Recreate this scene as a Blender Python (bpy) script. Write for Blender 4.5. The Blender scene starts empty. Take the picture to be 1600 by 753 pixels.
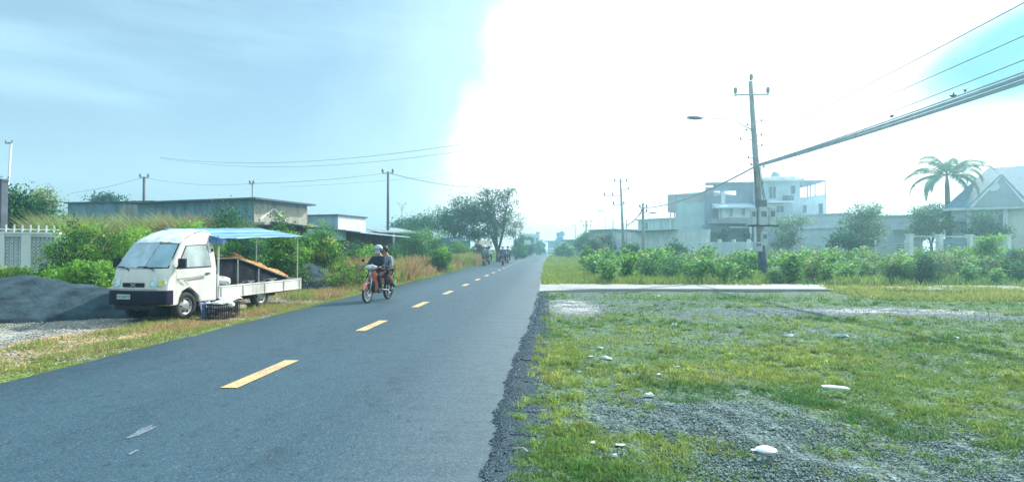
import bpy, bmesh, math, random
import numpy as np
from mathutils import Vector, Matrix
R = math.radians
sc = bpy.context.scene
COL = sc.collection
random.seed(7)
RNG = np.random.default_rng(11)

# ------------------------------------------------------------------ camera
FL = 850.0                      # focal length in units where the frame is 1600 wide
CH = 1.5
YAW = math.atan(48/FL); PITCH = math.atan(13.5/FL)
cd = bpy.data.cameras.new('camera'); cam = bpy.data.objects.new('camera', cd); COL.objects.link(cam)
cam.location = (0, 0, CH); cam.rotation_euler = (math.pi/2+PITCH, 0, YAW)
cd.sensor_width = 36; cd.lens = 36*FL/1600; cd.clip_start = .05; cd.clip_end = 3000
sc.camera = cam
CM = Matrix.LocRotScale(cam.location, cam.rotation_euler, None)

# ------------------------------------------------------------------ light, exposure
SUN_AZ, SUN_EL = R(42), R(40)
SDIR = Vector((math.sin(SUN_AZ)*math.cos(SUN_EL), math.cos(SUN_AZ)*math.cos(SUN_EL), math.sin(SUN_EL)))
sl = bpy.data.lights.new('sun', 'SUN'); sl.energy = 4.6; sl.angle = R(.8); sl.color = (1, .97, .90)
so = bpy.data.objects.new('sun', sl); COL.objects.link(so)
so.rotation_euler = SDIR.to_track_quat('Z', 'Y').to_euler()
sc.view_settings.view_transform = 'Standard'; sc.view_settings.look = 'None'
sc.view_settings.exposure = .70; sc.view_settings.gamma = 1
sc.render.engine = 'CYCLES'
sc.cycles.use_denoising = True; sc.cycles.denoiser = 'OPENIMAGEDENOISE'
sc.cycles.max_bounces = 6; sc.cycles.volume_bounces = 1; sc.cycles.transparent_max_bounces = 8
sc.cycles.volume_step_rate = 4
sc.cycles.sample_clamp_indirect = 4
HAZE_DENSITY = .0030

W = bpy.data.worlds.new('World'); sc.world = W; W.use_nodes = True
nt = W.node_tree; nt.nodes.clear()
def N(t, **k):
    n = nt.nodes.new(t)
    for a, b in k.items(): setattr(n, a, b)
    return n
def link(a, b): nt.links.new(a, b)
def setin(s, v):
    if isinstance(v, bpy.types.NodeSocket): link(v, s)
    else: s.default_value = v
def M(op, a, b=0.0, c=0.0, clamp=False):
    n = N('ShaderNodeMath', operation=op, use_clamp=clamp)
    for i, v in enumerate((a, b, c)): setin(n.inputs[i], v)
    return n.outputs[0]
def smooth(x, lo, hi):
    n = N('ShaderNodeMapRange', interpolation_type='SMOOTHSTEP')
    setin(n.inputs[0], x); setin(n.inputs[1], lo); setin(n.inputs[2], hi)
    return n.outputs[0]
def mixc(f, a, b, blend='MIX'):
    n = N('ShaderNodeMix', data_type='RGBA', blend_type=blend)
    setin(n.inputs[0], f); setin(n.inputs[6], a); setin(n.inputs[7], b)
    return n.outputs[2]
def noise(vec, scale, detail=3, rough=.5):
    n = N('ShaderNodeTexNoise'); link(vec, n.inputs['Vector'])
    n.inputs['Scale'].default_value = scale; n.inputs['Detail'].default_value = detail; n.inputs['Roughness'].default_value = rough
    return n.outputs['Fac']
tc = N('ShaderNodeTexCoord'); d = tc.outputs['Generated']
sep = N('ShaderNodeSeparateXYZ'); link(d, sep.inputs[0])
az = M('MULTIPLY', M('ARCTAN2', sep.outputs[0], sep.outputs[1]), 57.2958)
el = M('MULTIPLY', M('ARCSINE', sep.outputs[2]), 57.2958)
sky = N('ShaderNodeTexSky', sky_type='NISHITA', sun_disc=False)
sky.sun_elevation = SUN_EL; sky.sun_rotation = SUN_AZ; sky.air_density = 1.0; sky.dust_density = .6; sky.ozone_density = 1.5
blue = mixc(1.0, sky.outputs[0], (.070, .082, .077, 1), 'MULTIPLY')
# thin streaks of high cloud over the left half
mp = N('ShaderNodeMapping'); link(d, mp.inputs[0]); mp.inputs['Rotation'].default_value = (0, R(14), 0); mp.inputs['Scale'].default_value = (1.2, 1.2, 8)
streak = smooth(noise(mp.outputs[0], 2.2, 4, .5), .38, .75)
base = mixc(M('MULTIPLY_ADD', streak, .36, .44), blue, (.40, .62, .76, 1))
n1 = noise(d, 4.5, 5, .55); n2 = noise(d, 15, 4, .6)
nn = M('ADD', M('MULTIPLY', M('SUBTRACT', n1, .5), 15), M('MULTIPLY', M('SUBTRACT', n2, .5), 6))
edge = M('ADD', az, M('ADD', nn, M('MULTIPLY', M('SUBTRACT', 11, el, clamp=False), .22)))
near_cloud = smooth(edge, -26, -8)                    # the veil brightens before the cloud itself
low = smooth(el, 16, 0)
base = mixc(M('MULTIPLY', low, .35), base, (.50, .65, .75, 1))
base2 = mixc(M('MULTIPLY', near_cloud, .85), base, (.46, .66, .73, 1))
m1 = smooth(edge, M('SUBTRACT', -11.0, M('MULTIPLY', smooth(el, 15, 0), 8)), M('ADD', -4.2, M('MULTIPLY', smooth(el, 13, 0), 3)))
back = smooth(M('ABSOLUTE', M('SUBTRACT', az, 40)), 95, 60)
m1 = M('MULTIPLY', m1, back)
ex = M('DIVIDE', M('SUBTRACT', az, 42), 9.0)
ey = M('DIVIDE', M('SUBTRACT', el, M('MULTIPLY_ADD', M('SUBTRACT', az, 42), .22, 15.2)), 4.0)
rr = M('ADD', M('SQRT', M('ADD', M('MULTIPLY', ex, ex), M('MULTIPLY', ey, ey))), M('MULTIPLY', nn, .045))
hole = M('MULTIPLY', smooth(rr, 1.35, .6), .93)
white = mixc(m1, base2, (1.0, 1.05, 1.07, 1))
white = mixc(hole, white, (.03, .27, .36, 1))
white = mixc(M('MULTIPLY', smooth(el, 24, 50), .75), white, (.62, .82, .95, 1))       # added unseen brightness above the frame, lifts the shade below
bg = N('ShaderNodeBackground'); link(white, bg.inputs[0]); bg.inputs[1].default_value = 1.0
wo = N('ShaderNodeOutputWorld'); link(bg.outputs[0], wo.inputs[0])

# ------------------------------------------------------------------ placing helpers
def ray(u, v): return CM.to_3x3() @ Vector(((u-800)/FL, (376.5-v)/FL, -1))
def G(u, v, z=0.0):
    r = ray(u, v); t = (z-CH)/r.z; p = cam.location + r*t; return Vector((p.x, p.y, z))
def P(u, v, zc): return cam.location + ray(u, v)*zc
def A(u, zc, z=0.0): p = P(u, 390, zc); return Vector((p.x, p.y, z))
def H(v, zc): return CH + (390-v)/FL*zc
def lerp(a, b, t): return a+(b-a)*t

# ------------------------------------------------------------------ materials
MATS = {}
def mat(name, c, rough=.7, metal=0, var=.12, vs=3.0, bump=0, bs=30, spec=.5, dirt=None, dirt_amt=.0, trans=0, coat=0, attr=False, alpha=1, streaks=0):
    if name in MATS: return MATS[name]
    m = bpy.data.materials.new(name); m.use_nodes = True; t = m.node_tree
    b = t.nodes['Principled BSDF']; b.inputs['Roughness'].default_value = rough; b.inputs['Metallic'].default_value = metal
    b.inputs['Specular IOR Level'].default_value = spec; b.inputs['Coat Weight'].default_value = coat
    b.inputs['Alpha'].default_value = alpha
    tcn = t.nodes.new('ShaderNodeTexCoord')
    nz = t.nodes.new('ShaderNodeTexNoise'); nz.inputs['Scale'].default_value = vs; nz.inputs['Detail'].default_value = 5
    t.links.new(tcn.outputs['Object'], nz.inputs['Vector'])
    mx = t.nodes.new('ShaderNodeMix'); mx.data_type = 'RGBA'
    mx.inputs[6].default_value = (*[x*(1-var*1.6) for x in c], 1); mx.inputs[7].default_value = (*[min(1, x*(1+var*1.6)) for x in c], 1)
    rp = t.nodes.new('ShaderNodeMapRange'); rp.inputs[1].default_value = .3; rp.inputs[2].default_value = .7
    t.links.new(nz.outputs['Fac'], rp.inputs[0]); t.links.new(rp.outputs[0], mx.inputs[0])
    out = mx.outputs[2]
    if attr:
        a = t.nodes.new('ShaderNodeAttribute'); a.attribute_name = 'Col'
        mm = t.nodes.new('ShaderNodeMix'); mm.data_type = 'RGBA'; mm.blend_type = 'MULTIPLY'; mm.inputs[0].default_value = 1
        t.links.new(a.outputs['Color'], mm.inputs[6]); t.links.new(out, mm.inputs[7]); out = mm.outputs[2]
    if dirt:
        n2_ = t.nodes.new('ShaderNodeTexNoise'); n2_.inputs['Scale'].default_value = 1.0; n2_.inputs['Detail'].default_value = 8; n2_.inputs['Roughness'].default_value = .65
        mp_ = t.nodes.new('ShaderNodeMapping'); mp_.inputs['Scale'].default_value = (2.2, 2.2, .35 if streaks else 2.2)
        t.links.new(tcn.outputs['Object'], mp_.inputs[0]); t.links.new(mp_.outputs[0], n2_.inputs['Vector'])
        r2 = t.nodes.new('ShaderNodeMapRange'); r2.inputs[1].default_value = .46; r2.inputs[2].default_value = .68; r2.inputs[4].default_value = dirt_amt
        t.links.new(n2_.outputs['Fac'], r2.inputs[0])
        m2 = t.nodes.new('ShaderNodeMix'); m2.data_type = 'RGBA'; m2.inputs[7].default_value = (*dirt, 1)
        t.links.new(r2.outputs[0], m2.inputs[0]); t.links.new(out, m2.inputs[6]); out = m2.outputs[2]
    t.links.new(out, b.inputs['Base Color'])
    if bump:
        nb = t.nodes.new('ShaderNodeTexNoise'); nb.inputs['Scale'].default_value = bs; nb.inputs['Detail'].default_value = 4
        t.links.new(tcn.outputs['Object'], nb.inputs['Vector'])
        bp = t.nodes.new('ShaderNodeBump'); bp.inputs['Strength'].default_value = bump; bp.inputs['Distance'].default_value = .02
        t.links.new(nb.outputs['Fac'], bp.inputs['Height']); t.links.new(bp.outputs[0], b.inputs['Normal'])
    if trans:
        tr = t.nodes.new('ShaderNodeBsdfTranslucent'); ms = t.nodes.new('ShaderNodeMixShader'); ms.inputs[0].default_value = trans
        t.links.new(out, tr.inputs[0]); t.links.new(b.outputs[0], ms.inputs[1]); t.links.new(tr.outputs[0], ms.inputs[2])
        t.links.new(ms.outputs[0], t.nodes['Material Output'].inputs[0])
    MATS[name] = m; return m
LEAF = mat('leaf', (1, 1, 1), .55, var=.05, trans=.42, attr=True, spec=.25)
GRASS = mat('grass_blades', (1, 1, 1), .6, var=.05, trans=.4, attr=True, spec=.2)
STONE = mat('stone_chips', (1, 1, 1), .9, var=.15, attr=True, spec=.2)
BARK = mat('bark', (.10, .085, .07), .9, var=.3, vs=8, bump=.6)
CONC = mat('pole_concrete', (.30, .31, .30), .85, var=.15, bump=.2, dirt=(.15, .15, .14), dirt_amt=.5, streaks=1)
DARKM = mat('dark_metal', (.05, .055, .06), .5, .6)
GALV = mat('galvanised_steel', (.38, .42, .42), .45, .7, var=.1)
BLACKP = mat('black_plastic', (.014, .017, .026), .55, var=.2, bump=.1, spec=.25)
RUBBER = mat('rubber', (.022, .022, .024), .85, var=.2, bump=.2)
WIREM = mat('cable_black', (.03, .035, .045), .6)
WHITEP = mat('truck_paint', (.62, .62, .57), .32, var=.05, coat=.25, dirt=(.42, .38, .30), dirt_amt=.42, streaks=1)
GLASS = mat('glass_dark', (.10, .15, .18), .08, var=.1, spec=.9)
PORC = mat('porcelain', (.24, .22, .20), .4)

# ------------------------------------------------------------------ mesh helpers
def tag(o, label=None, cat=None, group=None, kind=None):
    if label: o['label'] = label
    if cat: o['category'] = cat
    if group: o['group'] = group
    if kind: o['kind'] = kind
    return o
def empty(name, loc=(0, 0, 0), rz=0, label=None, cat=None, group=None, rx=0, ry=0):
    o = bpy.data.objects.new(name, None); COL.objects.link(o); o.location = loc; o.rotation_euler = (rx, ry, rz)
    o.empty_display_size = .2
    return tag(o, label, cat, group)
def copy_tree(o, parent=None):
    c = o.copy(); COL.objects.link(c); c.parent = parent
    for ch in list(o.children): copy_tree(ch, c)
    return c
class MB:
    def __init__(s): s.v = []; s.f = []; s.c = []
    def add(s, vs, fs):
        b = len(s.v); s.v += [tuple(x) for x in vs]; s.f += [tuple(i+b for i in f) for f in fs]; return s
    def box(s, c, d, rot=None, taper=1):
        x, y, z = d[0]/2, d[1]/2, d[2]/2; t = taper
        vs = [Vector(p) for p in ((-x, -y, -z), (x, -y, -z), (x, y, -z), (-x, y, -z), (-x*t, -y*t, z), (x*t, -y*t, z), (x*t, y*t, z), (-x*t, y*t, z))]
        if rot is not None: vs = [rot @ p for p in vs]
        return s.add([p+Vector(c) for p in vs], [(0, 3, 2, 1), (4, 5, 6, 7), (0, 1, 5, 4), (1, 2, 6, 5), (2, 3, 7, 6), (3, 0, 4, 7)])
    def b2(s, x0, x1, y0, y1, z0, z1): return s.box(((x0+x1)/2, (y0+y1)/2, (z0+z1)/2), (x1-x0, y1-y0, z1-z0))
    def tube(s, pts, rad, n=8, cap=True):
        pts = [Vector(p) for p in pts]
        if not hasattr(rad, '__len__'): rad = [rad]*len(pts)
        rings = []; up = None
        for i, p in enumerate(pts):
            t = (pts[min(i+1, len(pts)-1)]-pts[max(i-1, 0)])
            if t.length < 1e-9: t = Vector((0, 0, 1))
            t.normalize()
            if up is None:
                up = Vector((0, 0, 1)) if abs(t.z) < .9 else Vector((1, 0, 0))
            a = t.cross(up)
            if a.length < 1e-6: a = t.orthogonal()
            a.normalize(); b = a.cross(t); up = b
            rings.append([p+(a*math.cos(k*2*math.pi/n)+b*math.sin(k*2*math.pi/n))*rad[i] for k in range(n)])
        vs = [q for r in rings for q in r]; fs = []
        for i in range(len(pts)-1):
            for k in range(n): fs.append((i*n+k, i*n+(k+1) % n, (i+1)*n+(k+1) % n, (i+1)*n+k))
        if cap: fs.append(tuple(range(n))[::-1]); fs.append(tuple((len(pts)-1)*n+k for k in range(n)))
        return s.add(vs, fs)
    def ell(s, c, r, n=12, m=8, rot=None, jit=0, rs=None):
        vs = []; rs = rs or random
        for j in range(m+1):
            th = math.pi*j/m
            for k in range(n):
                ph = 2*math.pi*k/n; q = 1+(rs.uniform(-jit, jit) if jit else 0)
                p = Vector((r[0]*math.sin(th)*math.cos(ph)*q, r[1]*math.sin(th)*math.sin(ph)*q, r[2]*math.cos(th)*q))
                if rot is not None: p = rot @ p
                vs.append(p+Vector(c))
        fs = []
        for j in range(m):
            for k in range(n):
                a, b, cc, dd = j*n+k, j*n+(k+1) % n, (j+1)*n+(k+1) % n, (j+1)*n+k
                fs.append((a, dd, cc, b))
        return s.add(vs, fs)
    def lathe(s, prof, axis='z', c=(0, 0, 0), n=20):     # prof: (r, h)
        vs = []
        for r, h in prof:
            for k in range(n):
                a = 2*math.pi*k/n
                p = (r*math.cos(a), r*math.sin(a), h) if axis == 'z' else ((r*math.cos(a), h, r*math.sin(a)) if axis == 'y' else (h, r*math.cos(a), r*math.sin(a)))
                vs.append(Vector(p)+Vector(c))
        fs = [(i*n+k, i*n+(k+1) % n, (i+1)*n+(k+1) % n, (i+1)*n+k) for i in range(len(prof)-1) for k in range(n)]
        return s.add(vs, fs)
    def prism(s, poly, y0, y1, plane='xz'):
        n = len(poly)
        def q(p, y): return (p[0], y, p[1]) if plane == 'xz' else ((p[0], p[1], y) if plane == 'xy' else (y, p[0], p[1]))
        return s.add([q(p, y0) for p in poly]+[q(p, y1) for p in poly], [tuple(range(n)), tuple(range(n, 2*n))[::-1]]+[(i, i+n, (i+1) % n+n, (i+1) % n) for i in range(n)])
    def build(s, name, m, parent=None, smooth=False, bevel=0, loc=None, fix=True):
        me = bpy.data.meshes.new(name); me.from_pydata(s.v, [], s.f); me.update()
        if fix:
            bm = bmesh.new(); bm.from_mesh(me); bmesh.ops.recalc_face_normals(bm, faces=bm.faces); bm.to_mesh(me); bm.free()
        o = bpy.data.objects.new(name, me); COL.objects.link(o); me.materials.append(m)
        if parent: o.parent = parent
        if loc: o.location = loc
        if smooth: me.polygons.foreach_set('use_smooth', [True]*len(me.polygons))
        if bevel:
            md = o.modifiers.new('bevel', 'BEVEL'); md.width = bevel; md.segments = 2; md.limit_method = 'ANGLE'; md.angle_limit = R(35)
            me.polygons.foreach_set('use_smooth', [True]*len(me.polygons))
            md.harden_normals = False
            w = o.modifiers.new('wn', 'WEIGHTED_NORMAL'); w.keep_sharp = True
        return o
def np_mesh(name, verts, faces, m, cols=None, parent=None, smooth=False, loc=None):
    verts = np.asarray(verts, np.float32); faces = np.asarray(faces, np.int32)
    me = bpy.data.meshes.new(name); k = faces.shape[1]
    me.vertices.add(len(verts)); me.vertices.foreach_set('co', verts.ravel())
    me.loops.add(faces.size); me.loops.foreach_set('vertex_index', faces.ravel())
    me.polygons.add(len(faces)); me.polygons.foreach_set('loop_start', np.arange(0, faces.size, k, dtype=np.int32))
    me.polygons.foreach_set('loop_total', np.full(len(faces), k, np.int32))
    if smooth: me.polygons.foreach_set('use_smooth', np.ones(len(faces), bool))
    me.update(calc_edges=True)
    if cols is not None:
        ca = me.color_attributes.new('Col', 'FLOAT_COLOR', 'POINT')
        c4 = np.ones((len(verts), 4), np.float32); c4[:, :3] = cols; ca.data.foreach_set('color', c4.ravel())
    me.materials.append(m)
    o = bpy.data.objects.new(name, me); COL.objects.link(o)
    if parent: o.parent = parent
    if loc: o.location = loc
    return o
# numpy value noise
_T = np.random.default_rng(3).random((256, 256))
def vnoise(x, y):
    x = np.asarray(x, float); y = np.asarray(y, float)
    xi = np.floor(x).astype(int); yi = np.floor(y).astype(int); fx = x-xi; fy = y-yi
    fx = fx*fx*(3-2*fx); fy = fy*fy*(3-2*fy)
    g = lambda a, b: _T[a & 255, b & 255]
    return (g(xi, yi)*(1-fx)+g(xi+1, yi)*fx)*(1-fy)+(g(xi, yi+1)*(1-fx)+g(xi+1, yi+1)*fx)*fy
def fbm(x, y, o=4):
    s = 0; a = .5; t = 0
    for i in range(o):
        s = s+a*vnoise(x*2**i+17.3*i, y*2**i+5.1*i); t += a; a *= .55
    return s/t
def sstep(x, a, b):
    t = np.clip((x-a)/(b-a), 0, 1); return t*t*(3-2*t)

# ------------------------------------------------------------------ road outline
def road_right(y): return np.interp(y, [-40, 3, 6, 12, 20, 40, 60, 80, 116, 200, 400], [-.30, -.32, -.36, -.20, -.10, 0, .25, .55, 1.4, 3.5, 9])
def road_left(y): return np.interp(y, [-40, 3, 20, 55, 98, 150, 200, 400], [-6.1, -6.1, -6.12, -6.1, -5.5, -4.6, -3.4, 2.4])
def mid_x(y): return np.interp(y, [-40, 5, 12, 40, 60, 98, 150, 400], [-3.36, -3.36, -3.3, -3.12, -2.95, -2.35, -1.4, 5.5])

# gravel amount on the right side lot, 0 grass .. 1 bare grit
def bare(x, y):
    n = fbm(x*.55+3, y*.75, 5); n2_ = fbm(x*2.2, y*2.9, 3)
    b = sstep(n*.62+n2_*.38, .44, .66)
    def blob(cx, cy, rx, ry, s=1.0):
        return s*np.exp(-(((x-cx)/rx)**2+((y-cy)/ry)**2))
    p = blob(.75, 15.2, .75, 2.2, 1.2)+blob(8.2, 14.4, 2.6, .8, 1.3)+blob(5.4, 13.9, 2.0, .7, .8)+blob(3.2, 16.5, 2.6, .6, .5)
    p = p+blob(4.2, 3.6, 2.6, .85, .9)+blob(1.5, 5.4, .7, .8, .45)+blob(11.5, 13.2, 1.5, .6, .4)
    g = blob(2.7, 8.6, 1.6, .7, .9)+blob(4.6, 6.6, 1.8, 1.3, 1.2)+blob(.28, 7.6, .22, 3.2, .8)+blob(7.5, 9.5, 2.8, 1.7, 1.1)+blob(6, 17.6, 9, .9, .7)+blob(11.5, 17, 3.2, 1.5, .7)
    b = np.clip(b*.66+.19+p-g*.8, 0, 1)
    e = sstep(x-road_right(y), .26+.12*vnoise(y*3, 1), .05)
    return np.clip(np.maximum(b, e), 0, 1)

# ------------------------------------------------------------------ ground
xs = np.concatenate([np.linspace(-420, -60, 16, endpoint=False), np.linspace(-60, -16, 44, endpoint=False), np.arange(-16, 22, .11), np.linspace(22, 60, 40, endpoint=False), np.linspace(60, 420, 16)])
ys = np.concatenate([np.linspace(-60, 1.5, 14, endpoint=False), np.arange(1.5, 12, .08), np.arange(12, 30, .16), np.linspace(30, 80, 60, endpoint=False), np.linspace(80, 900, 24)])
X, Y = np.meshgrid(xs, ys); rl, rr_ = road_left(Y), road_right(Y)
fade = np.clip(1-np.abs(Y)/120, 0, 1)
Z = -.045+(fbm(X*1.3, Y*1.3, 4)-.5)*.10*fade+(vnoise(X*7, Y*7)-.5)*.02*fade
off = np.minimum(np.where(X > (rl+rr_)/2, X-rr_, rl-X), 3)
Z = Z+(.030-0*Z)*sstep(off, .5, .05)
Z = np.where(off < .14, np.minimum(Z, -.012), Z)
Z = np.where(off < -.3, -.06, Z)
Z = Z-sstep(off, .3, 1.6)*.03*(X > 0)
Br = bare(X, Y)
c = np.zeros(X.shape+(3,))
nA = fbm(X*3, Y*3, 4)[..., None]; nB = vnoise(X*14, Y*14)[..., None]
soil = np.array([.12, .165, .13])*(.7+.6*nA); grit = np.array([.11, .155, .155])*(.45+1.1*nB); moss = np.array([.085, .165, .055])*(.7+.6*nA)
pale = np.array([.46, .47, .46])
right = soil*(1-Br[..., None])*.35+moss*(1-Br[..., None])*.65+grit*Br[..., None]
pal = np.exp(-(((X-.85)/.55)**2+((Y-15.2)/1.7)**2))+np.exp(-(((X-9)/1.7)**2+((Y-14.5)/.5)**2))*1.2
pal = np.clip(pal*sstep(fbm(X*1.2, Y*3, 4), .3, .6)*1.2, 0, 1)[..., None]
right = right*(1-pal)+pale*(.8+.3*nB)*pal
ln = fbm(X*1.1+40, Y*.8, 4)
dleft = (rl-X)
gr_l = (sstep(dleft, .75, .25)*sstep(ln, .2, .5))[..., None]
gravl = np.array([.30, .30, .27])*(.55+.8*nB); drygr = np.array([.36, .26, .15])*(.7+.6*nA); grl = np.array([.14, .20, .05])*(.7+.6*nA)
dr = sstep(ln+.25*np.exp(-((dleft-1.1)/.6)**2)-.25*sstep(dleft, 2.2, 3.0), .38, .55)[..., None]
left = gravl*(1-dr)+drygr*dr
left = left*(1-gr_l)+grl*gr_l
far_l = sstep(dleft, 3.6, 5.5)[..., None]; left = left*(1-far_l)+np.array([.06, .09, .035])*far_l
side = (X > -3)[..., None]
c = np.where(side, right, left)
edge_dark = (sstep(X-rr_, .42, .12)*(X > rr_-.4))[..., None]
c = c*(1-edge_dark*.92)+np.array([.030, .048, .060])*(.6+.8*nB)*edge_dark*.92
farf = sstep(Y, 26, 40)[..., None]
c = c*(1-farf)+np.array([.06, .12, .035])*farf*(.8+.4*nA)
V = np.stack([X, Y, Z], -1).reshape(-1, 3); ny, nx = X.shape
idx = np.arange(ny*nx).reshape(ny, nx)
F = np.stack([idx[:-1, :-1], idx[:-1, 1:], idx[1:, 1:], idx[1:, :-1]], -1).reshape(-1, 4)
GROUND = mat('ground_earth', (1, 1, 1), .95, var=.22, vs=9, bump=1.0, bs=22, attr=True, spec=.15)
t = GROUND.node_tree; bs_ = t.nodes['Principled BSDF']; old = bs_.inputs['Base Color'].links[0].from_socket
tcn = t.nodes.new('ShaderNodeNewGeometry'); nz_ = t.nodes.new('ShaderNodeTexVoronoi'); nz_.inputs['Scale'].default_value = 38; t.links.new(tcn.outputs['Position'], nz_.inputs['Vector'])
sx_ = t.nodes.new('ShaderNodeSeparateColor'); t.links.new(nz_.outputs['Color'], sx_.inputs[0])
mr_ = t.nodes.new('ShaderNodeMapRange'); mr_.inputs[3].default_value = .35; mr_.inputs[4].default_value = 1.75; t.links.new(sx_.outputs[0], mr_.inputs[0])
mm_ = t.nodes.new('ShaderNodeMix'); mm_.data_type = 'RGBA'; mm_.blend_type = 'MULTIPLY'; mm_.inputs[0].default_value = 1
t.links.new(old, mm_.inputs[6]); t.links.new(mr_.outputs[0], mm_.inputs[7]); t.links.new(mm_.outputs[2], bs_.inputs['Base Color'])
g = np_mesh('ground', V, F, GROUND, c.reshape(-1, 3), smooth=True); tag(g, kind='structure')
def gz(x, y):   # height of the ground near the camera
    i = np.clip(np.searchsorted(xs, x), 1, len(xs)-1); j = np.clip(np.searchsorted(ys, y), 1, len(ys)-1)
    return Z[j, i]

# ------------------------------------------------------------------ road
def asphalt():
    m = bpy.data.materials.new('asphalt'); m.use_nodes = True; t = m.node_tree; b = t.nodes['Principled BSDF']
    tcn = t.nodes.new('ShaderNodeNewGeometry')
    def nz(s, det, sc_=(1, 1, 1), ro=.6):
        mp_ = t.nodes.new('ShaderNodeMapping'); mp_.inputs['Scale'].default_value = sc_; t.links.new(tcn.outputs['Position'], mp_.inputs[0])
        n = t.nodes.new('ShaderNodeTexNoise'); n.inputs['Scale'].default_value = s; n.inputs['Detail'].default_value = det; n.inputs['Roughness'].default_value = ro
        t.links.new(mp_.outputs[0], n.inputs['Vector']); return n.outputs['Fac']
    def rmp(x, a, b_, lo=0, hi=1):
        r = t.nodes.new('ShaderNodeMapRange'); t.links.new(x, r.inputs[0])
        for i, q in enumerate((a, b_, lo, hi)): r.inputs[i+1].default_value = q
        return r.outputs[0]
    def mx(f, a, c_, bt='MIX'):
        n = t.nodes.new('ShaderNodeMix'); n.data_type = 'RGBA'; n.blend_type = bt
        for i, q in ((0, f), (6, a), (7, c_)):
            if isinstance(q, bpy.types.NodeSocket): t.links.new(q, n.inputs[i])
            else: n.inputs[i].default_value = q
        return n.outputs[2]
    big = rmp(nz(.35, 4, (1, .35, 1)), .35, .65); fine = rmp(nz(26, 3, ro=.7), .3, .7); mid_ = rmp(nz(5, 4), .3, .7)
    col = mx(big, (.007, .036, .058, 1), (.026, .074, .104, 1))
    col = mx(rmp(nz(.9, 4, (1, .05, 1), .55), .45, .68, 0, .7), col, (.036, .088, .122, 1))
    col = mx(mid_, col, (.036, .080, .112, 1)); 
    col = mx(rmp(nz(42, 2, ro=.8), .52, .68, 0, .75), col, (.10, .14, .165, 1))
    col = mx(rmp(nz(60, 2, ro=.8), .56, .7, 0, .8), col, (.010, .016, .022, 1))
    col = mx(rmp(nz(2.2, 6, (1, 1, 1), .7), .55, .72, 0, .6), col, (.018, .034, .046, 1))
    col = mx(rmp(nz(15, 5, (1, .6, 1), .75), .58, .68, 0, .8), col, (.012, .022, .032, 1))
    col = mx(rmp(nz(11, 6, (1, .5, 1), .8), .60, .70, 0, .6), col, (.11, .15, .17, 1))
    t.links.new(col, b.inputs['Base Color'])
    b.inputs['Specular IOR Level'].default_value = .3
    t.links.new(rmp(fine, 0, 1, .5, .75), b.inputs['Roughness'])
    bp = t.nodes.new('ShaderNodeBump'); bp.inputs['Strength'].default_value = .8; bp.inputs['Distance'].default_value = .012
    t.links.new(nz(55, 3, ro=.7), bp.inputs['Height']); t.links.new(bp.outputs[0], b.inputs['Normal'])
    return m
ASPH = asphalt()
yr = np.concatenate([np.arange(-40, 2, 2.0), np.arange(2, 24, .06), np.arange(24, 60, .5), np.arange(60, 400, 8.0)])
nR = (fbm(yr*1.6, yr*0+3, 4)-.5)*.13+(vnoise(yr*13, yr*0+9)-.5)*.05*(yr < 24); nL = (fbm(yr*1.4, yr*0+30, 4)-.5)*.10
T_ = [0, .0, .25, .5, .75, 1, 1]
rows = []
for y, a, b_, ja, jb in zip(yr, road_left(yr), road_right(yr), nL, nR):
    for k, t in enumerate(T_):
        x = a+(b_-a)*t+(ja if k < 2 else jb if k > 4 else 0); z = 0.0+(.02*(1-(2*t-1)**2))
        if k == 0: x -= .09; z = -.10
        if k == 6: x += .10; z = -.10
        rows.append((x, y, z))
n_ = len(T_); idx = np.arange(len(rows)).reshape(-1, n_)
F = np.stack([idx[:-1, :-1], idx[:-1, 1:], idx[1:, 1:], idx[1:, :-1]], -1).reshape(-1, 4)
tag(np_mesh('road', rows, F, ASPH), kind='structure')
def road_z(x, y):
    a, b_ = float(road_left(y)), float(road_right(y)); t = (x-a)/(b_-a); return .02*(1-(2*t-1)**2)
YEL = mat('road_paint', (.56, .37, .17), .7, var=.2, vs=30, dirt=(.16, .17, .15), dirt_amt=.7)
k = 0
while True:
    y0 = 5.66+4.08*k
    if y0 > 210: break
    mb = MB(); L = 1.45; w = .095
    pts = []
    for i in range(5):
        y = y0+L*i/4; xm = float(mid_x(y)); pts.append((xm-w, y, road_z(xm-w, y)+.007)); pts.append((xm+w, y, road_z(xm+w, y)+.007))
    mb.add(pts, [(2*i, 2*i+1, 2*i+3, 2*i+2) for i in range(4)])
    o = mb.build('road_marking', YEL, fix=False)
    tag(o, kind='structure', group='yellow centre line dashes'); k += 1

# pale worn patch on the asphalt
def flat_patch(name, u, v, du, dv, m, seed):
    rs = random.Random(seed); pts = []
    for i in range(14):
        a = 2*math.pi*i/14; q = rs.uniform(.65, 1.15)
        p = G(u+du*math.cos(a)*q+dv*.0, v+dv*math.sin(a)*q-du*math.cos(a)*q*.42, 0); pts.append((p.x, p.y, road_z(p.x, p.y)+.005))
    mb = MB(); mb.add(pts, [tuple(range(14))[::-1]]); return tag(mb.build(name, m), kind='structure')
PATCH = mat('worn_asphalt', (.11, .15, .18), .85, var=.2, vs=20, bump=.5, bs=60)
flat_patch('road_patch', 222, 678, 25, 5, PATCH, 1)
flat_patch('road_patch', 208, 711, 9, 2.5, PATCH, 2)

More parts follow.
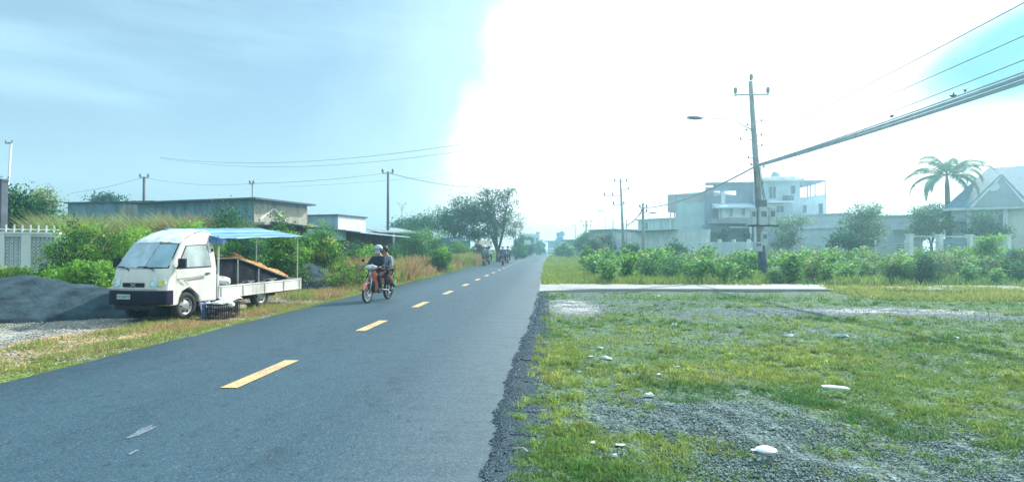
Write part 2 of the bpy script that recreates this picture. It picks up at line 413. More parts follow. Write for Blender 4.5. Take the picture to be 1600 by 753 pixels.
# ------------------------------------------------------------------ concrete driveway
CDRV = mat('driveway_concrete', (.29, .30, .29), .8, var=.12, vs=2, bump=.3, bs=40, dirt=(.33, .32, .30), dirt_amt=.5)
q0, q1, q2, q3 = G(846, 440.5, .02), G(846, 454.5, .02), G(1290, 451.5, .03), G(1290, 443.5, .03)
qm = G(925, 449.5, .07); qn = G(900, 442, .07)
xr0 = float(road_right(q1.y))-.02
top = [(xr0, q1.y, .012), (qm.x, qm.y+.05, .03), (q2.x, q2.y, .03), (q3.x, q3.y, .03), (qn.x, qn.y, .03), (xr0, q0.y, .012)]
mb = MB(); n = 6
mb.add(top+[(a, b_, -.35) for a, b_, _ in top], [tuple(range(6)), tuple(range(6, 12))[::-1]]+[(i, (i+1) % 6, (i+1) % 6+6, i+6) for i in range(6)])
tag(mb.build('driveway', CDRV), kind='structure')
DRV = (q1.y, q0.y, q2.x)
# beyond its end a worn earth track runs on to the right
mb = MB(); mb.add([(q2.x, q2.y+.2, .0), (34, q2.y+.9, .0), (34, q3.y+.4, .0), (q3.x, q3.y-.3, .0)], [(0, 1, 2, 3)])
tag(mb.build('track', mat('track_earth', (.24, .25, .17), .95, var=.3, vs=1.5, bump=.8, bs=20)), kind='structure')

# ------------------------------------------------------------------ scatter stuff
def blades(name, P3, h, w, col, label=None, cat=None, kind='stuff', lean=.5, parent=None, m=None, droop=.3):
    n = len(P3); ang = RNG.random(n)*2*np.pi; la = RNG.random(n)*2*np.pi
    h = np.broadcast_to(h, (n,)); w = np.broadcast_to(w, (n,))
    le = np.abs(RNG.normal(0, lean, n))
    d1 = np.stack([np.cos(la)*le, np.sin(la)*le, np.ones(n)], 1); d1 /= np.linalg.norm(d1, axis=1)[:, None]
    sd = np.stack([np.cos(ang), np.sin(ang), np.zeros(n)], 1)*w[:, None]/2
    mid_ = P3+d1*h[:, None]*.55
    d2 = d1+np.stack([np.cos(la), np.sin(la), np.zeros(n)-.5], 1)*droop; d2 /= np.linalg.norm(d2, axis=1)[:, None]
    tip = mid_+d2*h[:, None]*.45
    V = np.stack([P3-sd, P3+sd, mid_+sd*.8, mid_-sd*.8, tip+sd*.12, tip-sd*.12], 1).reshape(-1, 3)
    b = np.arange(n)[:, None]*6
    F = np.concatenate([b+np.array([[0, 1, 2, 3]]), b+np.array([[3, 2, 4, 5]])], 0)
    C = np.repeat(col, 6, axis=0)
    o = np_mesh(name, V, F, m or GRASS, C, parent)
    return tag(o, label, cat, kind=kind)
def grass_col(n, t, dry=0):
    """t 0 deep green .. 1 yellow green, dry 0..1 straw"""
    a = np.array([.055, .20, .05]); b = np.array([.33, .42, .10]); s = np.array([.44, .30, .15])
    t = np.clip(t, 0, 1)[:, None]; c = a*(1-t)+b*t; dry = np.clip(dry, 0, 1)*np.ones(n); dry = dry[:, None]
    c = c*(1-dry)+s*dry
    return c*RNG.uniform(.7, 1.3, (n, 1))
def samp(n, x0, x1, y0, y1, p=1.6):
    """positions denser near the viewer side of the field"""
    u = RNG.random(n); a = 1-p
    y = (y0**a+u*(y1**a-y0**a))**(1/a); x = RNG.uniform(0, 1, n)*(x1-x0)+x0
    return x, y
# right-hand lot, near field.  x spread grows with y
n = 420000
u = RNG.random(n); y = (3.0**-.9+u*(23.5**-.9-3.0**-.9))**(1/-.9)
x = -.35+RNG.random(n)**1.0*(y*1.15+2.5)
b_ = bare(x, y); clump = fbm(x*3.6+9, y*4.4, 4); big_ = fbm(x*.9+50, y*1.1+3, 3)
def lot_ok(x, y): return (x > road_right(y)+.04)&~((y > DRV[0]-.08)&(y < DRV[1]+.08)&(x < DRV[2]+.1))
ok = lot_ok(x, y)&(RNG.random(n) > np.clip(b_*1.3-.05, 0, .98))&(RNG.random(n) < .10+.75*sstep(clump*.75+big_*.35, .42, .66))
x, y, b_, clump = x[ok], y[ok], b_[ok], clump[ok]
def lot_cols(x, y):
    yel = fbm(x*.5+70, y*.7, 3); tt = (yel-.35)*2.6+RNG.normal(0, .2, len(x)); dry = sstep(fbm(x*1.4+20, y*2.0+7, 4), .60, .82)*.28+.16*RNG.random(len(x))**2
    return grass_col(len(x), tt, dry)
hh = (.012+.026*sstep(clump, .42, .72))*RNG.uniform(.5, 1.7, len(x))*(1+.05*y)
hh = np.where(y > 17.3, hh*2.4, hh)
ww = (.0032+.0010*y)*RNG.uniform(.7, 1.3, len(x))
blades('grass', np.stack([x, y, gz(x, y)-.004], 1), hh, ww, lot_cols(x, y), 'short patchy grass growing through the grit of the lot', 'grass', lean=1.0)
# tufts: blades fanning out of shared roots
nt_ = 17000; u = RNG.random(nt_); ty = (3.0**-.8+u*(23.0**-.8-3.0**-.8))**(1/-.8); tx = -.3+RNG.random(nt_)*(ty*1.15+2.5)
tb = bare(tx, ty); tbig = fbm(tx*.8+31, ty*1.0+12, 4)
ok = lot_ok(tx, ty)&(RNG.random(nt_) > tb*1.1)&(RNG.random(nt_) < .08+.65*sstep(tbig, .42, .66)+.45*(tx < road_right(ty)+.8)); tx, ty, tbig = tx[ok], ty[ok], tbig[ok]
kb = 24; th = RNG.uniform(.022, .062, len(tx))*(1+.6*sstep(tbig, .55, .75))*(1+.03*ty)*np.where(tx < road_right(ty)+.9, 1.25, 1)
X_t = np.repeat(tx, kb)+RNG.normal(0, .022, len(tx)*kb)*(1+.06*np.repeat(ty, kb)); Y_t = np.repeat(ty, kb)+RNG.normal(0, .022, len(tx)*kb)*(1+.06*np.repeat(ty, kb)); h_t = np.repeat(th, kb)*RNG.uniform(.5, 1.3, len(tx)*kb)
ctf = np.repeat(lot_cols(tx, ty)*RNG.uniform(.8, 1.35, (len(tx), 1)), kb, 0)*RNG.uniform(.8, 1.2, (len(X_t), 1))
blades('grass_tufts', np.stack([X_t, Y_t, gz(X_t, Y_t)-.004], 1), h_t, (.0034+.0010*Y_t), ctf, 'ragged tufts of yellow green grass scattered over the lot', 'grass', lean=.85, droop=.9)
print('grass blades', len(x))
# broad low weed leaves mixed into the lot
def leaf_cloud(name, Pn, size, col, m=None, parent=None, aspect=.5, flat=0, updir=0, loc=None):
    n = len(Pn); d = RNG.normal(size=(n, 3)); d[:, 2] = d[:, 2]*(1-flat)+updir; d /= np.linalg.norm(d, axis=1)[:, None]
    q = RNG.normal(size=(n, 3)); 
    if flat: q[:, 2] *= .3
    s = np.cross(d, q); s /= np.linalg.norm(s, axis=1)[:, None]+1e-9
    L = (np.broadcast_to(size, (n,))*RNG.uniform(.6, 1.35, n))[:, None]
    nn_ = np.cross(d, s)
    a = Pn; b = Pn+d*L*.5+s*L*aspect*.5+nn_*L*.08; c_ = Pn+d*L; e = Pn+d*L*.5-s*L*aspect*.5+nn_*L*.08
    V = np.stack([a, b, c_, e], 1).reshape(-1, 3); F = np.arange(4*n).reshape(n, 4)
    return np_mesh(name, V, F, m or LEAF, np.repeat(col, 4, axis=0), parent, loc=loc)
n = 46000
u = RNG.random(n); y = (3.0**-.8+u*(20**-.8-3.0**-.8))**(1/-.8); x = -.1+RNG.random(n)*(y*1.15+2)
b_ = bare(x, y); cl = fbm(x*3.1, y*4, 3)
ok = (x > road_right(y)+.1)&(RNG.random(n) > b_*1.05)&(cl > .42)&~((y > DRV[0]-.1)&(x < DRV[2]+.1)); x, y = x[ok], y[ok]
cc = grass_col(len(x), RNG.random(len(x))*.6, .05)
o = leaf_cloud('ground_cover', np.stack([x, y, gz(x, y)+.004], 1), .022+.0016*y, cc, flat=.75, updir=.25, aspect=.6); tag(o, 'low creeping weeds spread flat over the lot', 'weeds', kind='stuff')

# grass strip north of the driveway along the road
def stripe(n, xa, xb, ya, yb, hmin, hmax, t, dry, name, label, dens=lambda x, y: 1, w=.02, lean=.4, cat='grass', zf=None, cs=.6):
    x = RNG.uniform(0, 1, n); y = ya+RNG.random(n)*(yb-ya); xa_ = xa(y) if callable(xa) else xa; xb_ = xb(y) if callable(xb) else xb
    x = xa_+x*(xb_-xa_); cl = fbm(x*cs+5, y*cs, 4)
    ok = RNG.random(n) < dens(x, y)*sstep(cl, .25, .5); x, y, cl = x[ok], y[ok], cl[ok]
    hh = (hmin+(hmax-hmin)*sstep(cl, .35, .7))*RNG.uniform(.6, 1.25, len(x))
    z = gz(x, y)-.01 if zf is None else zf(x, y)
    return blades(name, np.stack([x, y, z], 1), hh, w*(1+.5*RNG.random(len(x))), grass_col(len(x), t+RNG.normal(0, .15, len(x))+(cl-.5), dry*(1 if dry < .3 else .25+.75*sstep(fbm(x*.9+11, y*.45+2, 3), .38, .5))+.25*(RNG.random(len(x))-.5)), label, cat, lean=lean)
stripe(60000, lambda y: road_right(y)+.05, lambda y: road_right(y)+4.4+.05*y, 23.4, 62, .12, .38, .75, .05, 'verge_grass', 'bright green grass verge beyond the concrete driveway', w=.03)
stripe(30000, lambda y: road_right(y)+.05, lambda y: road_right(y)+6, 60, 240, .2, .5, .6, .05, 'verge_grass', 'far strip of grass along the right edge of the road', w=.08)
stripe(90000, 3.8, 42, 23.2, 50, .22, .5, .42, .06, 'field_grass', 'rank green grass between the crop plants', w=.045)
stripe(36000, 10.5, 34, 17.5, 24, .08, .2, .8, .25, 'field_grass', 'yellow green grass over the end of the driveway', w=.03, dens=lambda x, y: ((x > DRV[2]+.1)|(y < DRV[0]-.1))*1.0)
# left verge
ll = lambda k: (lambda y: road_left(y)-k)
stripe(34000, ll(.7), ll(.02), 4, 26, .03, .09, .75, .2, 'verge_grass', 'thin green grass fringe along the left edge of the asphalt', w=.009, lean=.7, cs=1.5)
stripe(42000, ll(2.3), ll(.45), 6, 15, .04, .15, .7, .85, 'dry_grass', 'trampled straw coloured grass on the gravel verge', w=.010, lean=1.0, cs=1.2, dens=lambda x, y: .42)
stripe(14000, ll(3.5), ll(.4), 16, 32, .10, .26, .6, .85, 'dry_grass', 'dry straw coloured grass on the left verge behind the truck', w=.02, lean=.6)
stripe(34000, ll(3.2), ll(.25), 23, 64, .12, 1.15, .6, .95, 'dry_grass', 'tall tan dry grass standing along the left roadside', w=.035, lean=.25)
stripe(22000, ll(4.2), ll(2.2), 21, 30, .3, .75, .7, .85, 'dry_grass', 'tall dry seed grass below the roadside bushes', w=.03, lean=.25)
stripe(14000, ll(.35), ll(-.02), 26, 120, .06, .16, .75, .1, 'verge_grass', 'far green fringe along the left edge of the asphalt', w=.04)
stripe(40000, ll(26), ll(4), 17, 40, .4, 1.1, .35, .12, 'field_grass', 'rank green undergrowth on the left behind the verge', w=.05, lean=.35)
stripe(20000, ll(30), ll(3), 60, 260, .6, 1.6, .3, .1, 'field_grass', 'far undergrowth along the left side of the road', w=.16, lean=.35)
stripe(20000, lambda y: road_right(y)+4, lambda y: road_right(y)+40, 55, 240, .4, 1.0, .4, .05, 'field_grass', 'far green field on the right side of the road', w=.14, lean=.35)
# bright leafy creepers in front of the left wall
def pebbles(name, x, y, z, s, col, label, cat='gravel'):
    n = len(x); base = np.array([(1, 0, 0), (-.5, .87, 0), (-.5, -.87, 0), (.1, 0, .75), (0, .1, -.5)], float)
    fs = np.array([(0, 1, 3), (1, 2, 3), (2, 0, 3), (1, 0, 4), (2, 1, 4), (0, 2, 4)])
    V = np.repeat(base[None], n, 0)*(1+RNG.uniform(-.4, .4, (n, 5, 3))); a = RNG.random(n)*6.28
    ca, sa = np.cos(a)[:, None], np.sin(a)[:, None]
    vx = V[..., 0]*ca-V[..., 1]*sa; vy = V[..., 0]*sa+V[..., 1]*ca
    V = np.stack([vx, vy, V[..., 2]], -1)*s[:, None, None]*.5+np.stack([x, y, z], 1)[:, None, :]
    F = (np.arange(n)[:, None, None]*5+fs[None]).reshape(-1, 3)
    return tag(np_mesh(name, V.reshape(-1, 3), F, STONE, np.repeat(col, 5, 0)), label, cat, kind='stuff')
n = 110000; u = RNG.random(n); y = (2.6**-1.1+u*(21**-1.1-2.6**-1.1))**(1/-1.1)
EDGE = np.interp(y, yr, road_right(yr)+nR); x = EDGE+RNG.normal(.09, .08, n)+RNG.uniform(-.02, .14, n)
gcol = np.array([.050, .078, .098])*RNG.uniform(.5, 2.4, (n, 1)); zz = np.where(x < road_right(y)-.02, .008, -.03+gz(x, y)*.3); ok = (x > EDGE-.07)&(x < EDGE+.48)&~((y > DRV[0]-.1)&(y < DRV[1]+.1))
zz = np.where(x < EDGE+.012, .006, np.maximum(gz(x, y)+.004, -.10*(x-EDGE)/.10))
pebbles('gravel', x[ok], y[ok], zz[ok], (RNG.uniform(.005, .022, n)*(1+.03*y))[ok], gcol[ok], 'dark loose chippings along the broken right edge of the asphalt')
n = 170000; u = RNG.random(n); y = (3.0**-.9+u*(18**-.9-3.0**-.9))**(1/-.9); x = -.2+RNG.random(n)*(y*1.1+2)
ok = (x > road_right(y)+.1)&(RNG.random(n) < bare(x, y)*1.0+.16)&(y < DRV[0]-.1); x, y = x[ok], y[ok]
pebbles('grit', x, y, gz(x, y)+.002, RNG.uniform(.006, .024, len(x))*(1+.04*y), np.array([.13, .185, .185])*RNG.uniform(.35, 2.1, (len(x), 1)), 'grey grit and small stones showing between the weeds')
n = 50000; y = RNG.uniform(4, 20, n); x = road_left(y)-.15-RNG.random(n)*5.5; lnn = fbm(x*1.1+40, y*.8, 4)
ok = RNG.random(n) < sstep(lnn, .56, .36)*.9+.12; x, y = x[ok], y[ok]
pebbles('gravel', x, y, gz(x, y)+.004, RNG.uniform(.012, .05, len(x)), np.array([.32, .32, .29])*RNG.uniform(.45, 1.6, (len(x), 1)), 'pale crushed stone on the left verge')

# ------------------------------------------------------------------ gravel heaps
HEAP = mat('heap_grit', (.034, .060, .076), .95, var=.35, vs=2.5, bump=1.0, bs=14, attr=False, spec=.2)
def heap(c_, rx, ry, h, label, seed, rot=0):
    nr, na = 34, 72; V = []; 
    for i in range(nr+1):
        r = i/nr
        for k in range(na):
            a = 2*math.pi*k/na
            q = 1+.12*math.sin(2*a+seed)+.07*math.sin(5*a+seed*2)
            lx, ly = rx*r*q*math.cos(a), ry*r*q*math.sin(a)
            X_, Y_ = lx*math.cos(rot)-ly*math.sin(rot), lx*math.sin(rot)+ly*math.cos(rot)
            f = max(0, 1-r**1.7)**1.05
            z = h*f+(fbm(np.array([X_*1.4+seed*9]), np.array([Y_*1.4]), 4)[0]-.5)*.38*h*(1-r*.6)*(r < .999)+random.uniform(-.012, .012)
            V.append((X_, Y_, z if i < nr else -.2))
    F = [(i*na+k, (i+1)*na+k, (i+1)*na+(k+1) % na, i*na+(k+1) % na) for i in range(nr) for k in range(na)]
    mb = MB(); mb.add(V, F); o = mb.build('gravel_heap', HEAP, smooth=True, fix=False, loc=(c_[0], c_[1], -.03))
    return tag(o, label, 'gravel heap')
pc = G(45, 486); heap((pc.x-.5, pc.y-.3), 4.4, 2.1, .86, 'long dark grey heap of road grit to the left of the white truck', 1.0, .12)
pc = G(505, 447); heap((pc.x-1.0, pc.y-.2), 1.9, 2.2, 1.15, 'dark grey heap of grit standing behind the tail of the truck', 2.4)
pc = G(160, 446); heap((pc.x-.3, pc.y+1.2), 3.0, 1.8, .95, 'smaller grit heap showing between the weeds and the truck cab', 4.1)

# ------------------------------------------------------------------ the small truck
pf, pr = G(291, 497), G(410, 478)
hd = (pf-pr); WB = hd.length; hd.normalize(); lf = Vector((-hd.y, hd.x, 0))
to = (pf+pr)/2-lf*.66; TRZ = math.atan2(hd.y, hd.x)
FXA = WB/2
truck = empty('pickup_truck', (to.x, to.y, -.03), TRZ, 'small white pickup truck with open fruit bed and blue awning parked on the verge', 'truck')
def tw(x, y, z): return truck.matrix_basis @ Vector((x, y, z))
HWb = .69
def hw(z): return HWb-.0*z if z < 1.1 else HWb-(z-1.1)*.13
wr = .30
arch = [(FXA+.36*math.cos(a), .30+.40*math.sin(a)) for a in [R(q) for q in (8, 30, 55, 90, 125, 150, 172)]]
prof_low = [(FXA+.66, .36), (FXA+.69, .60), (FXA+.675, .76), (FXA+.62, .94), (FXA+.585, 1.10)]        # front going up
front_hi = [(FXA+.585, 1.10), (FXA+.12, 1.68), (FXA-.02, 1.78), (FXA-.30, 1.90), (FXA-.55, 1.975), (FXA-.80, 1.96), (FXA-.86, 1.90), (FXA-.875, 1.10)]
cols_ = [-1, -.93, -.8, -.5, -.2, .2, .5, .8, .93, 1]
def cabx(x, z, s):
    fr = max(0, min(1, (x-(FXA-.1))/.6)); return x-.13*(abs(s)**4)*fr
loop = [(FXA-.875, .34)]+[(a, b) for a, b in arch[::-1]]+[(FXA+.44, .34)]+prof_low+front_hi[1:]
loop.append((FXA-.875, .7))
mb = MB(); vs = []
for (x, z) in loop:
    for s in cols_:
        k = .985 if abs(s) == 1 else 1
        vs.append((cabx(x, z, s), hw(z)*(s if abs(s) < 1 else s*1.0), z-(.015*(abs(s) > .9) if z > 1.7 else 0)-.03*(abs(s)**3)*(z > 1.7)))
nc = len(cols_); nl = len(loop); fs = []
for i in range(nl):
    for k in range(nc-1): fs.append((i*nc+k, i*nc+k+1, ((i+1) % nl)*nc+k+1, ((i+1) % nl)*nc+k))
# side caps, split at the belt line
ib = loop.index((FXA+.585, 1.10)); ir = loop.index((FXA-.875, 1.10))
lowl = list(range(0, ib+1))+list(range(ir, nl)); hil = list(range(ib, ir+1))
for kk in (0, nc-1):
    fs.append(tuple(i*nc+kk for i in lowl)); fs.append(tuple(i*nc+kk for i in hil))
mb.add(vs, fs)
cab = mb.build('cab', WHITEP, truck, bevel=.022)
def side_pane(pts, y_off, name, m, par, th=.012, sgn=1):
    mb = MB(); n = len(pts)
    def q(x, z, o): return (cabx(x, z, 1), sgn*(hw(z)+o-.004), z)
    vs = [q(x, z, y_off) for x, z in pts]+[q(x, z, y_off-th) for x, z in pts]
    mb.add(vs, [tuple(range(n)), tuple(range(n, 2*n))[::-1]]+[(i, (i+1) % n, (i+1) % n+n, i+n) for i in range(n)])
    return mb.build(name, m, par)
def inset(pts, d_):
    cx = sum(p[0] for p in pts)/len(pts); cz = sum(p[1] for p in pts)/len(pts)
    return [(cx+(x-cx)*(1-d_), cz+(z-cz)*(1-d_*1.5)) for x, z in pts]
SHUT = mat('door_seam', (.12, .12, .12), .8)
win = [(FXA+.43, 1.115), (FXA+.02, 1.62), (FXA-.60, 1.655), (FXA-.66, 1.6), (FXA-.70, 1.13)]
door_pts = [(FXA+.44, 1.09), (FXA+.44, .98), (FXA+.40, .82), (FXA-.02, .74), (FXA-.34, .50), (FXA-.40, .38), (FXA-.74, .38), (FXA-.76, 1.09)]
SGL = mat('side_glass', (.34, .41, .40), .12, var=.25, vs=2, spec=.8)
for sg in (1, -1):
    dr_ = side_pane(door_pts, .008, 'door', WHITEP, truck, .014, sg)
    side_pane([(a, b) for a, b in win], .012, 'window_frame', BLACKP, dr_, .012, sg)
    side_pane(inset(win, .055), .018, 'window', SGL, dr_, .012, sg)
    mb = MB(); mb.box((FXA-.58, sg*(HWb+.018), .985), (.13, .03, .032)); mb.build('door_handle', BLACKP, dr_, bevel=.008)
    # thin striping on the door
    mb = MB()
    for (x0, z0, x1, z1) in ((.30, .90, -.48, .94), (.30, .90, .12, .76), (.12, .87, -.48, .91), (.12, .87, -.02, .77), (.02, .855, -.48, .885)):
        dx, dz = x1-x0, z1-z0; L = math.hypot(dx, dz); rt = Matrix.Rotation(-math.atan2(dz, dx), 3, 'Y')
        mb.box((FXA+(x0+x1)/2, sg*(HWb+.0145), (z0+z1)/2), (L, .003, .009), rt)
    mb.build('door_stripe', SHUT, dr_)
    # quarter vent behind the door
    mb = MB(); mb.box((FXA-.79, sg*(hw(1.5)-.0), 1.52), (.05, .02, .06)); mb.build('vent', BLACKP, truck)
    # mirror
    mr = MB(); mr.box((FXA+.30, sg*(HWb+.13), 1.24), (.06, .17, .20)).tube([(FXA+.34, sg*(HWb-.02), 1.13), (FXA+.31, sg*(HWb+.10), 1.18)], .012)
    mr.build('side_mirror', BLACKP, truck, bevel=.02)
# windscreen under a crumpled clear sheet
def front_quad(x0z0, x1z1, s0, s1, off, name, m, par, nu=10, nv=6, crumple=0, taper=0):
    (x0, z0), (x1, z1) = x0z0, x1z1; mb = MB(); vs = []; nrm = Vector((z1-z0, 0, -(x1-x0))).normalized()
    for j in range(nv+1):
        t = j/nv
        for i in range(nu+1):
            s = lerp(s0, s1, i/nu)*(1-taper*t); x = lerp(x0, x1, t); z = lerp(z0, z1, t)
            o = off+(random.uniform(-crumple, crumple))
            vs.append((cabx(x, z, s)+nrm.x*o, hw(z)*s, z+nrm.z*o))
    fs = [(j*(nu+1)+i, j*(nu+1)+i+1, (j+1)*(nu+1)+i+1, (j+1)*(nu+1)+i) for j in range(nv) for i in range(nu)]
    mb.add(vs, fs); return mb.build(name, m, par, smooth=True)
WS = mat('windscreen_glass', (.22, .38, .45), .14, var=.15, vs=3, bump=.5, bs=7, spec=.9)
front_quad((FXA+.56, 1.13), (FXA+.14, 1.655), -.93, .93, .008, 'windscreen_frame', BLACKP, truck)
ws = front_quad((FXA+.545, 1.15), (FXA+.155, 1.64), -.90, .90, .014, 'windscreen', WS, truck)
FILM = mat('plastic_film', (.62, .76, .82), .22, var=.12, vs=5, bump=.6, bs=16, alpha=.5, spec=.8)
o = front_quad((FXA+.57, 1.12), (FXA+.13, 1.67), -.98, .2, .030, 'plastic_sheet', FILM, truck, 16, 12, .012)
FILM2 = mat('plastic_film_roof', (.64, .70, .72), .3, var=.15, vs=4, bump=.8, bs=12, spec=.7)
vs = []; nu, nv = 16, 14
path = [(FXA+.15, 1.69), (FXA-.02, 1.80), (FXA-.30, 1.925), (FXA-.55, 2.0), (FXA-.80, 1.99)]
for j in range(nv+1):
    t = j/nv*(len(path)-1); i0 = min(int(t), len(path)-2); f = t-i0
    x, z = lerp(path[i0][0], path[i0+1][0], f), lerp(path[i0][1], path[i0+1][1], f)
    for i in range(nu+1):
        s = lerp(-.99, .93, i/nu); vs.append((cabx(x, z, s)+random.uniform(-.01, .01), hw(z)*s, z-.05*abs(s)**4+random.uniform(-.006, .016)))
mb = MB(); mb.add(vs, [(j*(nu+1)+i, j*(nu+1)+i+1, (j+1)*(nu+1)+i+1, (j+1)*(nu+1)+i) for j in range(nv) for i in range(nu)])
mb.build('roof_sheet', FILM2, truck, smooth=True)
for (ya, yb) in ((.40, -.02), (-.22, -.52)):
    mb = MB(); mb.tube([(FXA+.60, ya, 1.085), (FXA+.585, ya-.03, 1.115), (FXA+.575, (ya+yb)/2, 1.165), (FXA+.575, yb, 1.165)], .011, 6); mb.build('wiper', BLACKP, truck)
# front: bumper, grille, lamps, plate
mb = MB(); BP = []
for s in [-1.03, -1.0, -.9, -.7, -.35, 0, .35, .7, .9, 1.0, 1.03]:
    xx = FXA+.74-.15*abs(s)**5
    for (dx, z) in ((0, .40), (.02, .45), (.02, .62), (0, .665), (-.09, .68), (-.09, .36)): BP.append((xx+dx, s*HWb, z))
fs = [(a*6+k, a*6+(k+1) % 6, (a+1)*6+(k+1) % 6, (a+1)*6+k) for a in range(10) for k in range(6)]+[tuple(range(6)), tuple(60+k for k in range(6))]
mb.add(BP, fs)
for sg in (1, -1): mb.b2(FXA+.40, FXA+.60, sg*HWb-.03 if sg > 0 else -HWb-.012, sg*HWb+.012 if sg > 0 else -HWb+.03, .37, .67)
bmp = mb.build('bumper', mat('bumper_black', (.010, .012, .030), .6, var=.25, bump=.1, spec=.15), truck, bevel=.012)
mb = MB(); mb.b2(FXA+.62, FXA+.66, -.5, .5, .27, .37); mb.build('underguard', BLACKP, bmp)
pl = MB().b2(FXA+.755, FXA+.767, -.33, -.01, .50, .60).build('number_plate', mat('plate', (.42, .52, .50), .5), truck)
def text(s, size, parent, loc, rot, m, ext=.002, name='lettering', align='CENTER', sx=1):
    cu = bpy.data.curves.new(name, 'FONT'); cu.body = s; cu.size = size; cu.align_x = align; cu.align_y = 'CENTER'; cu.extrude = ext
    cu.materials.append(m); o = bpy.data.objects.new(name, cu); COL.objects.link(o)
    bpy.context.view_layer.update(); me = bpy.data.meshes.new_from_object(o.evaluated_get(bpy.context.evaluated_depsgraph_get())); bpy.data.objects.remove(o, do_unlink=True)
    o = bpy.data.objects.new(name, me); COL.objects.link(o); o.parent = parent; o.location = loc; o.rotation_euler = rot; o.scale = (sx, 1, 1); return o
text('51C 042.71', .075, pl, (FXA+.769, -.17, .548), (R(90), 0, R(90)), BLACKP, .001, sx=.85)
mb = MB()
for i in range(9):
    pass
mb.b2(FXA+.672, FXA+.694, -.27, .25, .745, .835); gr = mb.build('grille', BLACKP, truck, bevel=.006)
mb = MB(); mb.box((FXA+.70, .0, .79), (.012, .12, .02), Matrix.Rotation(R(28), 3, 'X')).box((FXA+.70, .0, .79), (.012, .12, .02), Matrix.Rotation(R(-28), 3, 'X'))
mb.build('emblem', GALV, gr)
mb = MB(); mb.b2(FXA+.675, FXA+.70, -.58, .58, .70, .735); mb.build('chrome_strip', mat('dull_chrome', (.6, .62, .62), .35, .4), truck, bevel=.008)
HL = mat('headlamp_glass', (.42, .62, .62), .08, var=.3, vs=12, spec=.9); AMB = mat('amber_lens', (.62, .58, .16), .15, var=.2, vs=14)
for sg in (1, -1):
    vs = []; P_ = [(.36, .78), (.38, .88), (.46, .93), (.58, .935), (.64, .90), (.665, .82), (.64, .76), (.40, .745)]
    def hx(y, z): return cabx(FXA+.685-max(0, z-.76)*.30, z, y/HWb)
    for o_ in (.018, -.03): vs += [(hx(y, z)+o_, sg*y, z) for y, z in P_]
    mb = MB().add(vs, [tuple(range(8)), tuple(range(8, 16))[::-1]]+[(i, (i+1) % 8, (i+1) % 8+8, i+8) for i in range(8)])
    hl = mb.build('headlight', HL, truck, bevel=.008)
    P2 = [(.54, .79), (.54, .92), (.60, .915), (.645, .88), (.655, .82), (.63, .775)]
    vs = [(hx(y, z)+.024, sg*y, z) for y, z in P2]+[(hx(y, z), sg*y, z) for y, z in P2]
    MB().add(vs, [tuple(range(6)), tuple(range(6, 12))[::-1]]+[(i, (i+1) % 6, (i+1) % 6+6, i+6) for i in range(6)]).build('indicator', AMB, hl, bevel=.006)
# dark inside of wheel arches and chassis
mb = MB(); mb.b2(-FXA-.9, FXA+.5, -.42, .42, .25, .36); mb.b2(FXA-.3, FXA+.5, -.58, .58, .33, .62); mb.build('chassis', BLACKP, truck)
RIM = mat('steel_rim', (.40, .43, .42), .4, .5, dirt=(.2, .18, .15), dirt_amt=.4)
for (wx, wy) in ((FXA, .58), (FXA, -.58), (-FXA, .56), (-FXA, -.56)):
    w_ = empty('wheel', (wx, wy, wr)); w_.parent = truck; sg = 1 if wy > 0 else -1
    tp = [(.185, -.075), (.235, -.088), (.275, -.085), (.296, -.06), (.30, -.02), (.30, .02), (.296, .06), (.275, .085), (.235, .088), (.185, .075), (.185, -.075)]
    MB().lathe(tp, 'y', n=36).build('tyre', RUBBER, w_, smooth=True)
    rp = [(.19, -.07), (.19, .06*sg), (.175, .07*sg), (.165, .04*sg), (.12, .035*sg), (.10, .065*sg), (.05, .07*sg), (.0, .07*sg)]
    rm = MB().lathe(rp, 'y', n=36).build('rim', RIM, w_, smooth=True)
    mb = MB()
    for q in range(6):
        a = q*math.pi/3; MB().box((.135*math.cos(a), .052*sg, .135*math.sin(a)), (.055, .012, .03), Matrix.Rotation(-a, 3, 'Y')).build('rim_hole', BLACKP, rm)
# bed
BX0, BX1 = FXA-.93, FXA-4.32
BW = .70
BEDM = mat('bed_paint', (.66, .66, .62), .5, var=.08, dirt=(.30, .27, .22), dirt_amt=.7, streaks=1)
mb = MB(); mb.b2(BX1, BX0, -BW, BW, .38, .43); bed = mb.build('bed_floor', BEDM, truck)
mb = MB(); mb.tube([(BX1, -.3, .33), (BX0+.3, -.3, .33)], .04, 6).tube([(BX1, .3, .33), (BX0+.3, .3, .33)], .04, 6).tube([(-FXA, -.5, .3), (-FXA, .5, .3)], .035, 6)
mb.build('rear_axle', BLACKP, truck)
for sg in (1, -1):
    mb = MB(); mb.b2(BX1, BX0, sg*BW-.018, sg*BW+.018, .375, .665); mb.b2(BX1, BX0, sg*BW-.026, sg*BW+.03, .64, .668); mb.b2(BX1, BX0, sg*BW-.026, sg*BW+.028, .372, .40)
    sp = mb.build('side_panel', BEDM, truck, bevel=.005)
    for t in (.02, .25, .5, .75, .98):
        x = lerp(BX1, BX0, t); MB().b2(x-.02, x+.02, sg*BW+(.002 if sg > 0 else -.034), sg*BW+(.034 if sg > 0 else -.002), .385, .655).build('panel_rib', mat('rib_paint', (.42, .45, .47), .5, dirt=(.25, .2, .15), dirt_amt=.6), sp)
MB().b2(BX1-.035, BX1, -BW-.02, BW+.02, .36, .70).build('tailgate', BEDM, truck, bevel=.006)
MB().b2(BX0, BX0+.03, -BW, BW, .38, .95).build('headboard', BEDM, truck, bevel=.005)
